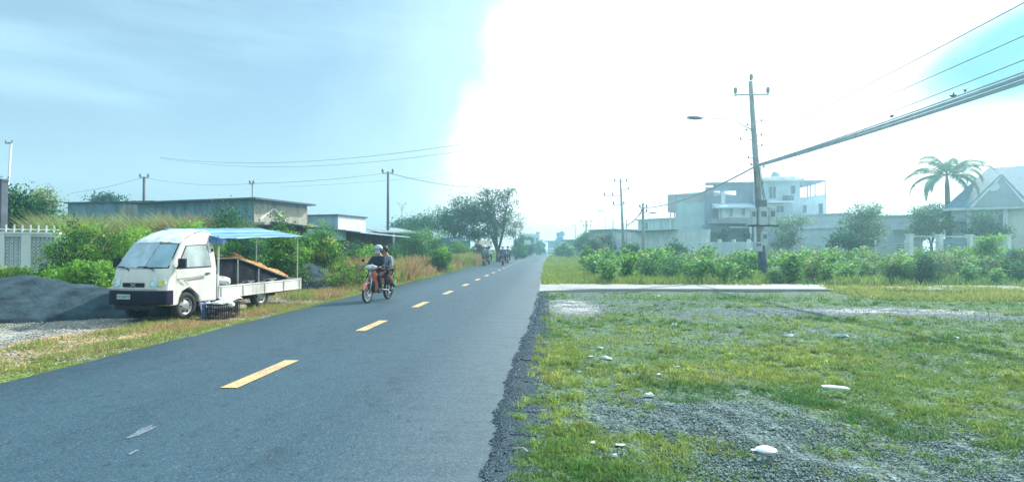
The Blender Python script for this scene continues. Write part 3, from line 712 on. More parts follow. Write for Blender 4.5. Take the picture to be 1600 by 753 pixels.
# awning
PST = mat('awning_post', (.50, .56, .50), .5, .2, dirt=(.3, .26, .2), dirt_amt=.4)
AX0, AX1 = FXA-.83, FXA-4.20
for (x, y, zt, r_) in ((AX0-.11, BW-.02, 1.86, .022), (AX1, BW-.02, 1.93, .017), (AX1, -BW+.02, 2.13, .017), (AX0-.12, -BW+.02, 1.99, .017)):
    MB().tube([(x, y, .42), (x, y, zt)], r_, 8).build('awning_post', PST, truck)
MB().tube([(AX0-.1, BW, 1.79), (AX1-.1, BW, 1.925)], .014, 6).tube([(AX0-.1, -BW, 1.99), (AX1, -BW, 2.13)], .014, 6).tube([(AX1, -BW, 2.13), (AX1, BW, 1.93)], .014, 6).tube([((AX0+AX1)/2, -BW, 2.06), ((AX0+AX1)/2, BW, 1.86)], .012, 6).build('awning_frame', PST, truck)
AWN = mat('awning_sheet', (.13, .30, .52), .5, var=.12, vs=2.5, bump=.25, bs=6, spec=.5)
AWN2 = mat('awning_stripe', (.22, .42, .66), .5, var=.1, vs=2.5, bump=.25, bs=6)
nu, nv = 40, 10; vs = []
for j in range(nv+1):
    t = j/nv; y = lerp(-BW-.06, BW+.10, t)
    for i in range(nu+1):
        s = i/nu; x = lerp(AX0-.03, AX1-.26-.10*t, s); z = lerp(2.04, 1.795, t**.9)+.15*s+.004*math.sin(s*24)-.010*math.sin(s*math.pi*3)**2*(.3+.7*t)-(.03*max(0, s-.93)/.07)*t
        vs.append((x, y, z))
top_f = [(j*(nu+1)+i, j*(nu+1)+i+1, (j+1)*(nu+1)+i+1, (j+1)*(nu+1)+i) for j in range(nv) for i in range(nu)]
mb = MB().add(vs, top_f); an = mb.build('awning', AWN, truck, smooth=True)
md = an.modifiers.new('solid', 'SOLIDIFY'); md.thickness = .012
vs2 = [(x, y, z+.010) for k, (x, y, z) in enumerate(vs)]
mb = MB().add(vs2, [f for n_i, f in enumerate(top_f) if (n_i//nu) in (3, 4, 7)]); mb.build('awning_stripe', AWN2, an, smooth=True)
# folded corner flap at the cab end
fl = [(AX0+.02, BW+.10, 1.80), (AX0-.10, BW+.11, 1.795), (AX0-.62, BW+.10, 1.82), (AX0-.40, BW+.03, 1.75), (AX0-.10, BW+.08, 1.64), (AX0+.06, BW+.06, 1.68), (AX0+.12, BW-.1, 1.70), (AX0+.10, BW-.2, 1.9)]
o = MB().add(fl, [(0, 1, 4, 5), (1, 2, 3), (1, 3, 4), (0, 5, 6), (0, 6, 7)]).build('awning_flap', mat('awning_flap', (.05, .12, .26), .6, var=.3, vs=6, bump=.5, bs=10), an)
o.modifiers.new('s', 'SOLIDIFY').thickness = .01

# slanted fruit rack in the bed (own thing)
rk = empty('fruit_rack', tw(0, 0, .43), TRZ, 'slanted wooden fruit rack with added dark shade sheet standing in the open truck bed', 'rack')
Z0 = -.43
RX0, RX1, RX2 = FXA-1.0, FXA-1.95, FXA-4.10
RZ0, RZ2 = 1.30, .70
WOOD = mat('rack_wood', (.38, .30, .17), .8, var=.25, vs=8)
RACK_SHADE = mat('rack_shade', (.014, .016, .024), .8, spec=.1, var=.4, vs=5, bump=.6, bs=9)  # near-black colour stands for the shade under the rack
an_ = math.atan2(RZ2-RZ0, RX2-RX1)
mb = MB(); vs = [(RX1, -.62, RZ0+Z0), (RX2, -.62, RZ2+Z0), (RX2, .40, RZ2+Z0), (RX1, .40, RZ0+Z0)]
mb.add(vs+[(a, b, c-.03) for a, b, c in vs], [(0, 1, 2, 3), (7, 6, 5, 4), (0, 4, 5, 1), (1, 5, 6, 2), (2, 6, 7, 3), (3, 7, 4, 0)])
mb.b2(RX1, RX0, -.62, .40, RZ0-.03+Z0, RZ0+Z0)
mb.build('board', RACK_SHADE, rk)
mb = MB(); vs = [(RX1, .41, RZ0+.03+Z0), (RX2, .41, RZ2+.03+Z0)]
mb.tube([(RX0, .41, RZ0+.02+Z0), (RX1, .41, RZ0+.02+Z0), (RX2, .41, RZ2+.02+Z0)], .022, 6); mb.build('rail', WOOD, rk)
mb = MB(); mb.tube([(RX1-.02, .41, .02), (RX1-.02, .41, RZ0+Z0-.02)], .017, 6); mb.build('leg', PST, rk)
mb = MB(); mb.tube([(RX1-.85, .41, .02), (RX1-.85, .41, 1.02+Z0)], .017, 6); mb.build('leg', PST, rk)
mb = MB(); mb.add([(RX0, .36, .0), (RX1, .36, .0), (RX2+.5, .36, .0), (RX2+.1, .36, RZ2+.0+Z0), (RX1, .36, RZ0-.035+Z0), (RX0, .36, RZ0-.035+Z0)], [(0, 1, 4, 5), (1, 2, 3, 4)])
mb.add([(RX0-.01, -.3, .0), (RX0-.01, .35, .0), (RX0-.01, .35, RZ0-.06+Z0), (RX0-.01, -.3, RZ0-.06+Z0)], [(0, 1, 2, 3)])
o = mb.build('shade_sheet', RACK_SHADE, rk); o.modifiers.new('s', 'SOLIDIFY').thickness = .01  # dark sheets added to draw the shaded space below the board
mb = MB(); mb.b2(RX0-.0, RX1+.02, -.58, .34, RZ0+Z0+.003, RZ0+Z0+.06); mb.build('folded_tarp', mat('brown_tarp', (.10, .07, .05), .8, var=.4, vs=8, bump=.8, bs=12), rk, bevel=.02)
ORM = mat('orange_peel', (.75, .27, .06), .5, var=.18, vs=1.2, bump=.2, bs=60)
ORM2 = mat('orange_peel_pale', (.80, .42, .16), .5, var=.15, vs=1.2)
rs = random.Random(5); first = {}
slope = (RZ2-RZ0)/(RX2-RX1)
cnt = 0
for row in range(3):
    for i in range(60):
        t = (i+.5*(row % 2))/60+rs.uniform(-.004, .004); x = lerp(RX1+.12, RX2-.10, t)
        y = (.36, .285, .20)[row]+rs.uniform(-.015, .015)
        z = RZ0+slope*(min(x, RX1)-RX1)+.05+rs.uniform(0, .022)+(.05 if row == 1 else .03 if row == 2 else 0)+(.022*math.sin(t*17))*(row > 0)
        if x > RX1: z = RZ0+.04
        if row == 2 and rs.random() < .3: continue
        kk = rs.random() < .3
        if kk not in first:
            o = MB().ell((0, 0, 0), (.037, .037, .034), 10, 7).build('orange', ORM2 if kk else ORM, smooth=True); first[kk] = o
        else:
            o = first[kk].copy(); COL.objects.link(o)
        o.location = tw(x, y, z); o.rotation_euler = (rs.random()*3, rs.random()*3, 0)
        tag(o, 'orange lying in the heaped rows on the slanted truck rack', 'orange', 'oranges heaped on the slanted rack'); cnt += 1

# slatted crates
def crate(name, loc, rz, L, Wd, Hh, label, m=BLACKP, nslat=9):
    r = empty(name, loc, rz, label, 'crate')
    mb = MB(); mb.b2(-L/2, L/2, -Wd/2, Wd/2, 0, .02); mb.build('base', m, r)
    for (ax, sgn) in (('x', 1), ('x', -1), ('y', 1), ('y', -1)):
        mb = MB(); a, b = (L, Wd) if ax == 'x' else (Wd, L)
        def bb(u0, u1, z0, z1, th=.012):
            d0 = b/2-th; d1 = b/2
            if ax == 'x': mb.b2(u0, u1, min(sgn*d0, sgn*d1), max(sgn*d0, sgn*d1), z0, z1)
            else: mb.b2(min(sgn*d0, sgn*d1)-.001, max(sgn*d0, sgn*d1)-.001, u0, u1, z0, z1)
        bb(-a/2, a/2, Hh-.035, Hh, .02); bb(-a/2, a/2, .0, .035, .018); bb(-a/2, a/2, Hh*.34, Hh*.34+.018, .010); bb(-a/2, a/2, Hh*.66, Hh*.66+.018, .010)
        ns = max(3, int(a/.06))
        for i in range(ns+1):
            u_ = -a/2+i*a/ns; bb(max(-a/2, u_-.007), min(a/2, u_+.007), .03, Hh-.03, .014)
        mb.build('side', m, r)
    return r
cp = G(343, 496); cz = -.04
crate('crate', (cp.x-.08, cp.y+.25, cz), TRZ, .60, .40, .34, 'black slatted plastic crate on the verge beside the front wheel')
mb = MB(); mb.ell((0, 0, 0), (.26, .17, .10), 18, 10, jit=.12); o = mb.build('white_bag', mat('white_plastic', (.75, .76, .75), .35, var=.12, vs=8, bump=.8, bs=18), loc=(cp.x-.08, cp.y+.25, cz+.30)); tag(o, 'crumpled white plastic bag filling the crate on the ground', 'bag')
c2 = tw(FXA-1.32, .42, .43); crate('crate', c2, TRZ, .48, .36, .24, 'dark slatted crate in the truck bed behind the cab')
mb = MB(); mb.ell((0, 0, 0), (.25, .17, .13), 18, 10, jit=.10); o = mb.build('white_bag', MATS['white_plastic'], loc=tw(FXA-1.34, .42, .75)); tag(o, 'bulging white bag on the crate in the truck bed', 'bag')
# trays, metal frame pieces and papers in the bed
for (x, y, l, lab, mm) in ((FXA-2.28, .45, .5, 'pale flat tray on the truck bed beside the front rack leg', 'white_plastic'), (FXA-3.15, .45, .75, 'bundle of white paper sheets lying near the tail of the bed', 'white_plastic')):
    t_ = empty('tray', tw(x, y, .62), TRZ+.1, lab, 'tray')
    MB().b2(-l/2, l/2, -.16, .16, 0, .025).build('bottom', MATS[mm], t_, bevel=.01)
    MB().box((0, .0, .06), (l*.7, .22, .02), Matrix.Rotation(R(9), 3, 'Y')).box((.1, .06, .09), (l*.4, .15, .015), Matrix.Rotation(R(-12), 3, 'Y')).build('sheet', GALV, t_)
    MB().b2(-l/2+.05, l/2-.05, -.12, .12, -.19, -.002).build('stand', BLACKP, t_)
# brown sack under the truck
mb = MB(); mb.ell((0, 0, .10), (.36, .20, .15), 18, 10, jit=.08); q = G(379, 483); o = mb.build('sack', mat('jute', (.20, .19, .13), .9, var=.3, vs=9, bump=.6, bs=40), smooth=True, loc=(q.x-.25, q.y+.1, -.06)); tag(o, 'olive brown sack lying under the truck bed', 'sack'); o.rotation_euler.z = TRZ
# blue grey cloth hanging against the wheel
def cloth(name, corners, m, label, cat, seed=0, amp=.03, nu=12, nv=10, parent=None):
    rs = random.Random(seed); a, b, c_, d_ = [Vector(p) for p in corners]; vs = []
    for j in range(nv+1):
        for i in range(nu+1):
            s, t = i/nu, j/nv; p = a*(1-s)*(1-t)+b*s*(1-t)+c_*s*t+d_*(1-s)*t
            nrm = (b-a).cross(d_-a).normalized(); p = p+nrm*(amp*math.sin(s*9+t*3+seed)+rs.uniform(-.3, .3)*amp); vs.append(p)
    mb = MB().add(vs, [(j*(nu+1)+i, j*(nu+1)+i+1, (j+1)*(nu+1)+i+1, (j+1)*(nu+1)+i) for j in range(nv) for i in range(nu)])
    o = mb.build(name, m, parent, smooth=True); o.modifiers.new('s', 'SOLIDIFY').thickness = .006
    return tag(o, label, cat)
cloth('cloth', [tw(FXA-.16, .83, .36), tw(FXA-.50, .80, .34), tw(FXA-.48, .90, .01), tw(FXA-.12, .93, .02)], mat('blue_cloth', (.12, .17, .30), .8, var=.2), 'blue grey cloth draped between the front wheel and the crate', 'cloth', 3)
cloth('cloth', [tw(FXA-.30, .86, .37), tw(FXA-.52, .84, .35), tw(FXA-.50, .95, .12), tw(FXA-.34, .96, .10)], mat('pale_cloth', (.48, .52, .62), .8, var=.15), 'pale corner of cloth folded over the blue cloth by the wheel', 'cloth', 5)
cloth('cloth', [tw(FXA-.88, .73, .42), tw(FXA-1.5, .73, .40), tw(FXA-1.45, .95, .335), tw(FXA-.70, 1.0, .33)], MATS['pale_cloth'], 'pale cloth hanging from the bed edge over the crate', 'cloth', 7, .02)

# ------------------------------------------------------------------ people
def skin(name, V_, E_, m, parent, sub=1, root=0, sx=None):
    me = bpy.data.meshes.new(name); me.from_pydata([v[:3] for v in V_], E_, []); me.update()
    o = bpy.data.objects.new(name, me); COL.objects.link(o)
    o.modifiers.new('skin', 'SKIN'); o.modifiers['skin'].use_smooth_shade = True
    if not me.skin_vertices: 
        pass
    sv = me.skin_vertices[0].data
    for i, v in enumerate(V_):
        r = v[3]; sv[i].radius = (r, r if len(v) < 5 else v[4]); sv[i].use_root = (i == root)
    s = o.modifiers.new('sub', 'SUBSURF'); s.levels = sub; s.render_levels = sub
    dg = bpy.context.evaluated_depsgraph_get(); me2 = bpy.data.meshes.new_from_object(o.evaluated_get(dg))
    bpy.data.objects.remove(o, do_unlink=True)
    me2.name = name; me2.materials.clear(); me2.materials.append(m)
    o = bpy.data.objects.new(name, me2); COL.objects.link(o); o.parent = parent
    return o
SKINM = mat('skin', (.36, .22, .15), .55, var=.06)
HAIR = mat('hair', (.012, .010, .010), .6)
def fabric(name, c, v=.2, vs=14): return mat(name, c, .85, var=v, vs=vs, bump=.4, bs=25, spec=.2)
def person(loc, rz, label, pose, jacket, trousers, helmet=None, mask=None, shoes=None, hair=False, group=None, mesh_detail=True, back=None, long_hair=False, parts_bag=None):
    """pose: 'ride' (hands on the bars) or 'pillion'. Local X forward, origin under the seat on the ground."""
    r = empty('person', loc, rz, label, 'person', group)
    ride = pose == 'ride'
    sh = .78
    pel = (-.02, 0, sh+.10); sp = (.01, 0, sh+.28); ch = (.04, 0, sh+.46); nk = (.06, 0, sh+.60); hd_ = (.09, 0, sh+.72); ht = (.085, 0, sh+.82)
    V_ = [(*pel, .13), (*sp, .12), (*ch, .135), (*nk, .05), (*hd_, .082), (*ht, .075)]
    E_ = [(0, 1), (1, 2), (2, 3), (3, 4), (4, 5)]
    jk = [(pel[0], 0, pel[2], .155), (*sp, .150), (*ch, .165), (.055, 0, sh+.565, .075)]; je = [(0, 1), (1, 2), (2, 3)]
    tr = [(pel[0], 0, pel[2]+.02, .15)]; te = []
    for sg in (1, -1):
        shd = (.05, sg*.18, sh+.50); elb = (.24, sg*.27, sh+.26) if ride else (.16, sg*.25, sh+.25)
        wri = (.45, sg*.29, sh+.23) if ride else (.30, sg*.16, sh+.12)
        palm = (wri[0]+.06, wri[1], wri[2]+.01) if ride else (wri[0]+.06, wri[1]-sg*.02, wri[2]-.01)
        b = len(V_); V_ += [(*shd, .058), (*elb, .040), (*wri, .026), (*palm, .034, .020)]; E_ += [(2, b), (b, b+1), (b+1, b+2), (b+2, b+3)]
        for q, (dy, ln) in enumerate(((-.028, .040), (-.010, .048), (.010, .045), (.027, .034))):
            f = len(V_); V_ += [(palm[0]+ln, palm[1]+dy, palm[2]+.008, .0095), (palm[0]+ln+.012, palm[1]+dy, palm[2]-.022, .0085)]; E_ += [(b+3, f), (f, f+1)]
        f = len(V_); V_ += [(palm[0]+.0, palm[1]-sg*.045, palm[2]-.012, .010), (palm[0]+.028, palm[1]-sg*.05, palm[2]-.03, .009)]; E_ += [(b+3, f), (f, f+1)]
        hip = (.02, sg*.10, sh+.05); kn = (.40, sg*.17, sh-.02) if ride else (.32, sg*.24, sh-.04)
        an2 = (.27, sg*.19, .36) if ride else (.10, sg*.25, .38); toe = (an2[0]+.17, an2[1]+sg*.02, an2[2]-.07)
        hl_ = (an2[0]-.03, an2[1], an2[2]-.06)
        b = len(V_); V_ += [(*hip, .085), (*kn, .055), (*an2, .035), (*toe, .030)]; E_ += [(0, b), (b, b+1), (b+1, b+2), (b+2, b+3)]
        j = len(jk); jk += [(shd[0], shd[1], shd[2], .075), (*elb, .056), (wri[0]-.03, wri[1], wri[2], .044)]; je += [(2, j), (j, j+1), (j+1, j+2)]
        j = len(tr); tr += [(*hip, .100), (*kn, .072), (an2[0], an2[1], an2[2]+.03, .055)]; te += [(0, j), (j, j+1), (j+1, j+2)]
        mb = MB(); mb.ell((an2[0]+.07, an2[1]+sg*.01, an2[2]-.045), (.135, .048, .045), 12, 8, Matrix.Rotation(R(14), 3, 'Y')); mb.build('shoe', shoes or BLACKP, r, smooth=True)
    # nose, ears on the head as short stubs
    f = len(V_); V_ += [(hd_[0]+.095, 0, hd_[2]+.005, .014)]; E_ += [(4, f)]
    body = skin('body', V_, E_, SKINM, r, 1)
    skin('jacket', jk, je, jacket, r, 1); skin('trousers', tr, te, trousers, r, 1)
    hz = hd_[2]
    for sg in (1, -1): MB().ell((hd_[0]+.082, sg*.033, hz+.03), (.010, .014, .008), 8, 6).build('eye', BLACKP, r, smooth=True)
    if hair or helmet is None:
        mb = MB(); mb.ell((hd_[0]-.018, 0, hz+.045), (.108, .096, .118), 16, 10)
        if long_hair: mb.ell((hd_[0]-.10, 0, hz-.10), (.035, .06, .16), 10, 8)
        mb.build('hair', HAIR, r, smooth=True)
    if helmet is not None:
        prof = [(.128, -.02), (.135, .02), (.130, .06), (.112, .105), (.075, .138), (.03, .152), (0, .154)]
        hm = MB().lathe(prof, 'z', (hd_[0]-.01, 0, hz+.03), 20).build('helmet', helmet, r, smooth=True); hm.modifiers.new('s', 'SOLIDIFY').thickness = .012
        MB().box((hd_[0]+.14, 0, hz+.035), (.09, .17, .010), Matrix.Rotation(R(12), 3, 'Y')).build('helmet_peak', helmet, hm, bevel=.004)
        MB().lathe([(.137, .005), (.139, .03)], 'z', (hd_[0]-.01, 0, hz+.03), 20).build('helmet_band', BLACKP, hm, smooth=True)
    if mask is not None:
        MB().ell((hd_[0]+.052, 0, hz-.03), (.058, .078, .062), 14, 8).build('face_mask', mask, r, smooth=True)
    if back is not None:
        MB().ell((-.17, 0, sh+.36), (.10, .16, .21), 12, 10).build('backpack', back, r, smooth=True)
    return r

# ------------------------------------------------------------------ motorcycles
CHROME = mat('chrome', (.6, .62, .65), .2, .9, var=.05)
def motorbike(loc, rz, label, paint, group=None, cowl=None, rack=False, box=None):
    """underbone motorcycle, local X forward, origin on the ground midway between the axles"""
    r = empty('motorcycle', loc, rz, label, 'motorcycle', group)
    wb, wrd = .62, .275
    for (wx, nm) in ((wb, 'front'), (-wb, 'rear')):
        w_ = empty('wheel', (wx, 0, wrd)); w_.parent = r; hwid = .035 if nm == 'front' else .042
        MB().lathe([(wrd-.055, -hwid*.7), (wrd-.03, -hwid), (wrd-.008, -hwid*.7), (wrd, 0), (wrd-.008, hwid*.7), (wrd-.03, hwid), (wrd-.055, hwid*.7), (wrd-.055, -hwid*.7)], 'y', n=36).build('tyre', RUBBER, w_, smooth=True)
        rim = MB().lathe([(wrd-.055, -.022), (wrd-.075, -.018), (wrd-.075, .018), (wrd-.055, .022), (wrd-.055, -.022)], 'y', n=36)
        for q in range(5):
            a = q*2*math.pi/5; rim.box((.11*math.cos(a), 0, .11*math.sin(a)), (.19, .022, .030), Matrix.Rotation(-a, 3, 'Y'))
        rim.lathe([(.0, -.05), (.045, -.045), (.045, .045), (.0, .05)], 'y', n=14); rim.build('rim', GALV if nm == 'front' else DARKM, w_)
        MB().lathe([(.05, .05), (.095, .05), (.095, .056), (.05, .056)], 'y', n=20).build('brake_disc', CHROME, w_)
    # fork
    mb = MB()
    for sg in (1, -1): mb.tube([(wb, sg*.065, wrd), (wb-.10, sg*.065, .60), (wb-.14, sg*.05, .72)], [.02, .024, .024], 8)
    mb.tube([(wb-.12, 0, .66), (wb-.19, 0, .95)], .03, 8); mb.build('fork', GALV, r, smooth=True)
    # front mudguard
    vs = []; na = 14
    for i in range(na+1):
        a = R(lerp(18, 150, i/na)); rr2 = wrd+.035
        for (yy, dr2) in ((-.055, -.04), (-.043, .0), (0, .014), (.043, .0), (.055, -.04)): vs.append((wb+(rr2+dr2)*math.cos(a)*1.02, yy*(1.0 if i < na else .6), wrd+(rr2+dr2)*math.sin(a)))
    mb = MB().add(vs, [(i*5+k_, i*5+k_+1, (i+1)*5+k_+1, (i+1)*5+k_) for i in range(na) for k_ in range(4)])
    o = mb.build('front_mudguard', paint, r, smooth=True); o.modifiers.new('s', 'SOLIDIFY').thickness = .006
    # leg shield, both cheeks curved back
    vs = []; zz_ = [.26, .36, .50, .64, .78, .90]
    for z in zz_:
        t = (z-.26)/.64; xf = wb-.30-.02*math.sin(t*3.1)+.17*t**2*.3-(.03 if z < .3 else 0); wd = lerp(.10, .175, math.sin(t*math.pi*.75))*(1-.35*max(0, t-.7)/.3)
        for s in (-1, -.8, -.45, 0, .45, .8, 1): vs.append((xf+.07*(1-abs(s)**2)-.03, s*wd, z))
    mb = MB().add(vs, [(i*7+k_, i*7+k_+1, (i+1)*7+k_+1, (i+1)*7+k_) for i in range(5) for k_ in range(6)])
    o = mb.build('leg_shield', paint, r, smooth=True); o.modifiers.new('s', 'SOLIDIFY').thickness = .012
    MB().prism([(wb-.30, .30), (wb-.17, .34), (wb-.15, .50), (wb-.21, .60), (wb-.30, .62)], -.085, .085).build('radiator_cover', BLACKP, o, bevel=.02)
    # handlebar cowl and lamp
    cw = MB().ell((wb-.20, 0, .985), (.13, .20, .075), 18, 10, Matrix.Rotation(R(-14), 3, 'Y')).build('handlebar_cowl', cowl or paint, r, smooth=True)
    MB().ell((wb-.105, 0, .985), (.045, .10, .055), 16, 8, Matrix.Rotation(R(-14), 3, 'Y')).build('headlight', HL, cw, smooth=True)
    for sg in (1, -1): MB().ell((wb-.125, sg*.125, .97), (.035, .045, .030), 10, 6).build('indicator', AMB, cw, smooth=True)
    mb = MB().tube([(wb-.28, .36, 1.0), (wb-.23, .18, 1.01), (wb-.2, 0, .99), (wb-.23, -.18, 1.01), (wb-.28, -.36, 1.0)], .013, 8); hb = mb.build('handlebar', DARKM, r, smooth=True)
    for sg in (1, -1): MB().tube([(wb-.285, sg*.37, 1.0), (wb-.265, sg*.25, 1.003)], .019, 8).build('grip', RUBBER, hb)
    for sg in (1, -1): MB().tube([(wb-.24, sg*.20, 1.01), (wb-.27, sg*.27, 1.15)], .006, 6).ell((wb-.27, sg*.29, 1.18), (.018, .055, .038), 12, 8).build('mirror', BLACKP, r, smooth=True)
    # body, seat, engine
    MB().prism([(-.72, .70), (-.70, .62), (-.30, .52), (.0, .50), (.22, .42), (.36, .52), (.40, .66), (.20, .60), (.02, .66), (-.2, .72)], -.10, .10).build('side_fairing', paint, r, bevel=.03)
    MB().prism([(-.62, .76), (-.60, .70), (-.2, .70), (.04, .66), (.10, .70), (.02, .76), (-.2, .775), (-.4, .80), (-.58, .81)], -.125, .125).build('seat', BLACKP, r, bevel=.03)
    MB().ell((.05, 0, .36), (.20, .12, .10), 14, 8).ell((.22, 0, .37), (.12, .09, .08), 12, 8).prism([(-.15, .28), (.2, .26), (.22, .44), (-.15, .46)], -.10, .10).build('engine', mat('engine_alloy', (.16, .17, .18), .5, .6, var=.3, vs=12), r, bevel=.01)
    MB().tube([(.22, -.06, .32), (.0, -.13, .24), (-.3, -.15, .27), (-.78, -.16, .36)], [.02, .022, .045, .045], 10).build('exhaust', GALV, r, smooth=True)
    mb = MB()
    for sg in (1, -1): mb.tube([(-wb, sg*.085, wrd), (-.05, sg*.085, .34)], .02, 6).tube([(-wb+.02, sg*.10, wrd+.03), (-.52, sg*.10, .62)], [.03, .026], 8)
    mb.build('swing_arm', GALV, r)
    MB().prism([(-.70, .66), (-.95, .40), (-.97, .32), (-.93, .33), (-.88, .42), (-.64, .60)], -.06, .06).build('rear_mudguard', BLACKP, r, bevel=.01)
    MB().box((-.76, 0, .69), (.06, .16, .07)).build('tail_light', mat('red_lens', (.5, .02, .02), .2), r, bevel=.015)
    MB().box((-.955, 0, .47), (.012, .14, .11), Matrix.Rotation(R(-20), 3, 'Y')).build('number_plate', mat('plate_white', (.6, .62, .62), .5), r)
    mb = MB()
    for sg in (1, -1): mb.tube([(.12, sg*.22, .30), (.12, sg*.08, .30)], .016, 6).tube([(-.18, sg*.22, .34), (-.2, sg*.08, .36)], .014, 6)
    mb.build('foot_peg', DARKM, r)
    MB().tube([(-.45, .11, .80), (-.70, .12, .82), (-.74, 0, .83), (-.70, -.12, .82), (-.45, -.11, .80)], .012, 8).build('grab_rail', GALV, r, smooth=True)
    MB().tube([(0, .10, .30), (-.02, .2, .03)], .012, 6).build('side_stand', DARKM, r) if False else None
    return r
RED = mat('orange_red_paint', (.62, .15, .07), .3, var=.08, coat=.4)
SILV = mat('pale_cowl', (.50, .50, .56), .35, var=.3, vs=12)
b0, b1 = G(574, 474), G(603, 466)
dirb = Vector((b0.x-b1.x, b0.y-b1.y, 0)); dirb.normalize(); dirb = Vector((-.19, -.98, 0)).normalized(); mrz = math.atan2(dirb.y, dirb.x)
mc = Vector((b0.x, b0.y, 0))-dirb*.62; mc.z = .012
SC = 1.0
mb1 = motorbike(mc, mrz, 'orange red motorcycle ridden toward the viewer by two people', RED, cowl=SILV); mb1.scale = (SC,)*3
def on_bike(bike, x, z=0): return bike.matrix_basis @ Vector((x, 0, z))
bpy.context.view_layer.update()
def seat_at(c_, rz, x, sc_=1.0): return Vector((c_[0]+math.cos(rz)*x*sc_, c_[1]+math.sin(rz)*x*sc_, c_[2]))
NAVY = fabric('navy_jacket', (.025, .035, .055)); DTR = fabric('dark_trousers', (.03, .02, .025)); PAT = fabric('mottled_shirt', (.22, .28, .30), .55, 22)
p1 = person(seat_at(mc, mrz, -.08, SC), mrz, 'rider in dark navy jacket, grey helmet and white mask on the orange motorcycle', 'ride', NAVY, DTR, mat('grey_helmet', (.36, .42, .44), .25, var=.2, vs=9), mat('white_mask', (.75, .75, .78), .8)); p1.scale = (SC*.97,)*3
p2 = person(seat_at(mc, mrz, -.44, SC), mrz, 'bare headed pillion passenger in mottled grey green shirt behind the masked rider', 'pillion', PAT, DTR, None, None, hair=True); p2.scale = (SC*.97,)*3
p2.location = p2.location+Vector((.03, 0, 0))
o = MB().ell((0, 0, 0), (.12, .10, .14), 14, 10, jit=.05).build('shopping_bag', fabric('maroon_bag', (.10, .05, .06)), smooth=True, loc=tuple(seat_at(mc, mrz, .02)+Vector((.30, 0, .62)))); tag(o, 'dull maroon bag hanging beside the rider\'s knee on the orange motorcycle', 'bag')

TEAL = fabric('teal_shirt', (.10, .26, .28)); BLUEJ = fabric('indigo_jacket', (.07, .09, .28)); WHT = fabric('white_shirt', (.55, .62, .66)); GRYJ = fabric('grey_jacket', (.16, .18, .20))
WH = mat('white_helmet', (.6, .68, .68), .3); DKH = mat('dark_helmet', (.05, .06, .08), .3)
DB = mat('dark_blue_paint', (.02, .035, .09), .3, coat=.3); BK = mat('black_paint', (.02, .02, .025), .3, coat=.3)
away = math.pi/2
def bike_set(u, zc, rz, blab, plab, paint, jacket, helmet, group=None, mask=None, extra=None, sc_=1.16):
    c_ = A(u, zc); c_.z = .008
    b = motorbike(c_, rz, blab, paint); b.scale = (sc_,)*3
    p = person(seat_at(c_, rz, -.08, sc_), rz, plab, 'ride', jacket, DTR, helmet, mask); p.scale = (sc_*.97,)*3
    if extra:
        p = person(seat_at(c_, rz, -.42, sc_), rz, extra[0], 'pillion', extra[1], DTR, extra[2]); p.scale = (sc_*.97,)*3
    return c_
bike_set(757, 50, away, 'dark motorcycle seen from behind, leftmost of the distant riders', 'rider in teal shirt and pale helmet seen from behind near the left road edge', DB, TEAL, WH)
bike_set(764.5, 55, away+.03, 'silver motorcycle just ahead of the teal shirted rider', 'rider in white shirt just right of the teal shirted rider', GALV, WHT, DKH)
bike_set(786, 51, away, 'dark motorcycle carrying two people away beside the centre line', 'front rider in white shirt on the two up motorcycle by the centre line', BK, WHT, DKH, extra=('pillion in indigo jacket and pale helmet seen from behind by the centre line', BLUEJ, WH))
bike_set(793.5, 60, away, 'black motorcycle half hidden to the right of the indigo jacket', 'rider in grey jacket half hidden to the right of the indigo jacket', BK, GRYJ, DKH)
bike_set(820, 125, -away+.1, 'black motorcycle coming along the far left edge of the road', 'rider in dark clothes coming along the far left road edge', BK, NAVY, DKH)
bike_set(844, 170, -away, 'tiny dark motorcycle far off in the middle of the road', 'tiny far rider in grey in the middle of the road', DB, GRYJ, WH)
bike_set(851.5, 150, -away, 'black motorcycle with a bright front wheel far down the road', 'far rider in navy jacket left of the white van', BK, NAVY, DKH)

# far white van
def van(c_, rz):
    r = empty('van', c_, rz, 'white van far down the road beside the blue hoarding', 'van')
    MB().prism([(-2.1, .35), (2.1, .35), (2.2, .8), (2.0, 1.05), (1.5, 1.75), (1.3, 1.95), (-2.05, 1.95), (-2.15, 1.2)], -.85, .85).build('body', WHITEP, r, bevel=.06)
    MB().add([(2.03, -.72, 1.1), (2.03, .72, 1.1), (1.58, .66, 1.70), (1.58, -.66, 1.70)], [(0, 1, 2, 3)]).build('windscreen', GLASS, r)
    for sg in (1, -1):
        MB().b2(-1.9, 1.3, sg*.853-.004, sg*.853+.004, 1.15, 1.65).build('window', GLASS, r); MB().b2(2.16, 2.22, sg*.6-.15, sg*.6+.15, .72, .9).build('headlight', HL, r)
        for wx in (1.3, -1.3): MB().lathe([(0, -.1), (.32, -.1), (.32, .1), (0, .1)], 'y', (wx, sg*.76, .32), 20).build('wheel', RUBBER, r)
    MB().b2(2.1, 2.26, -.82, .82, .32, .55).build('bumper', BLACKP, r, bevel=.03)
    return r
van(A(862, 185), -away-.02)

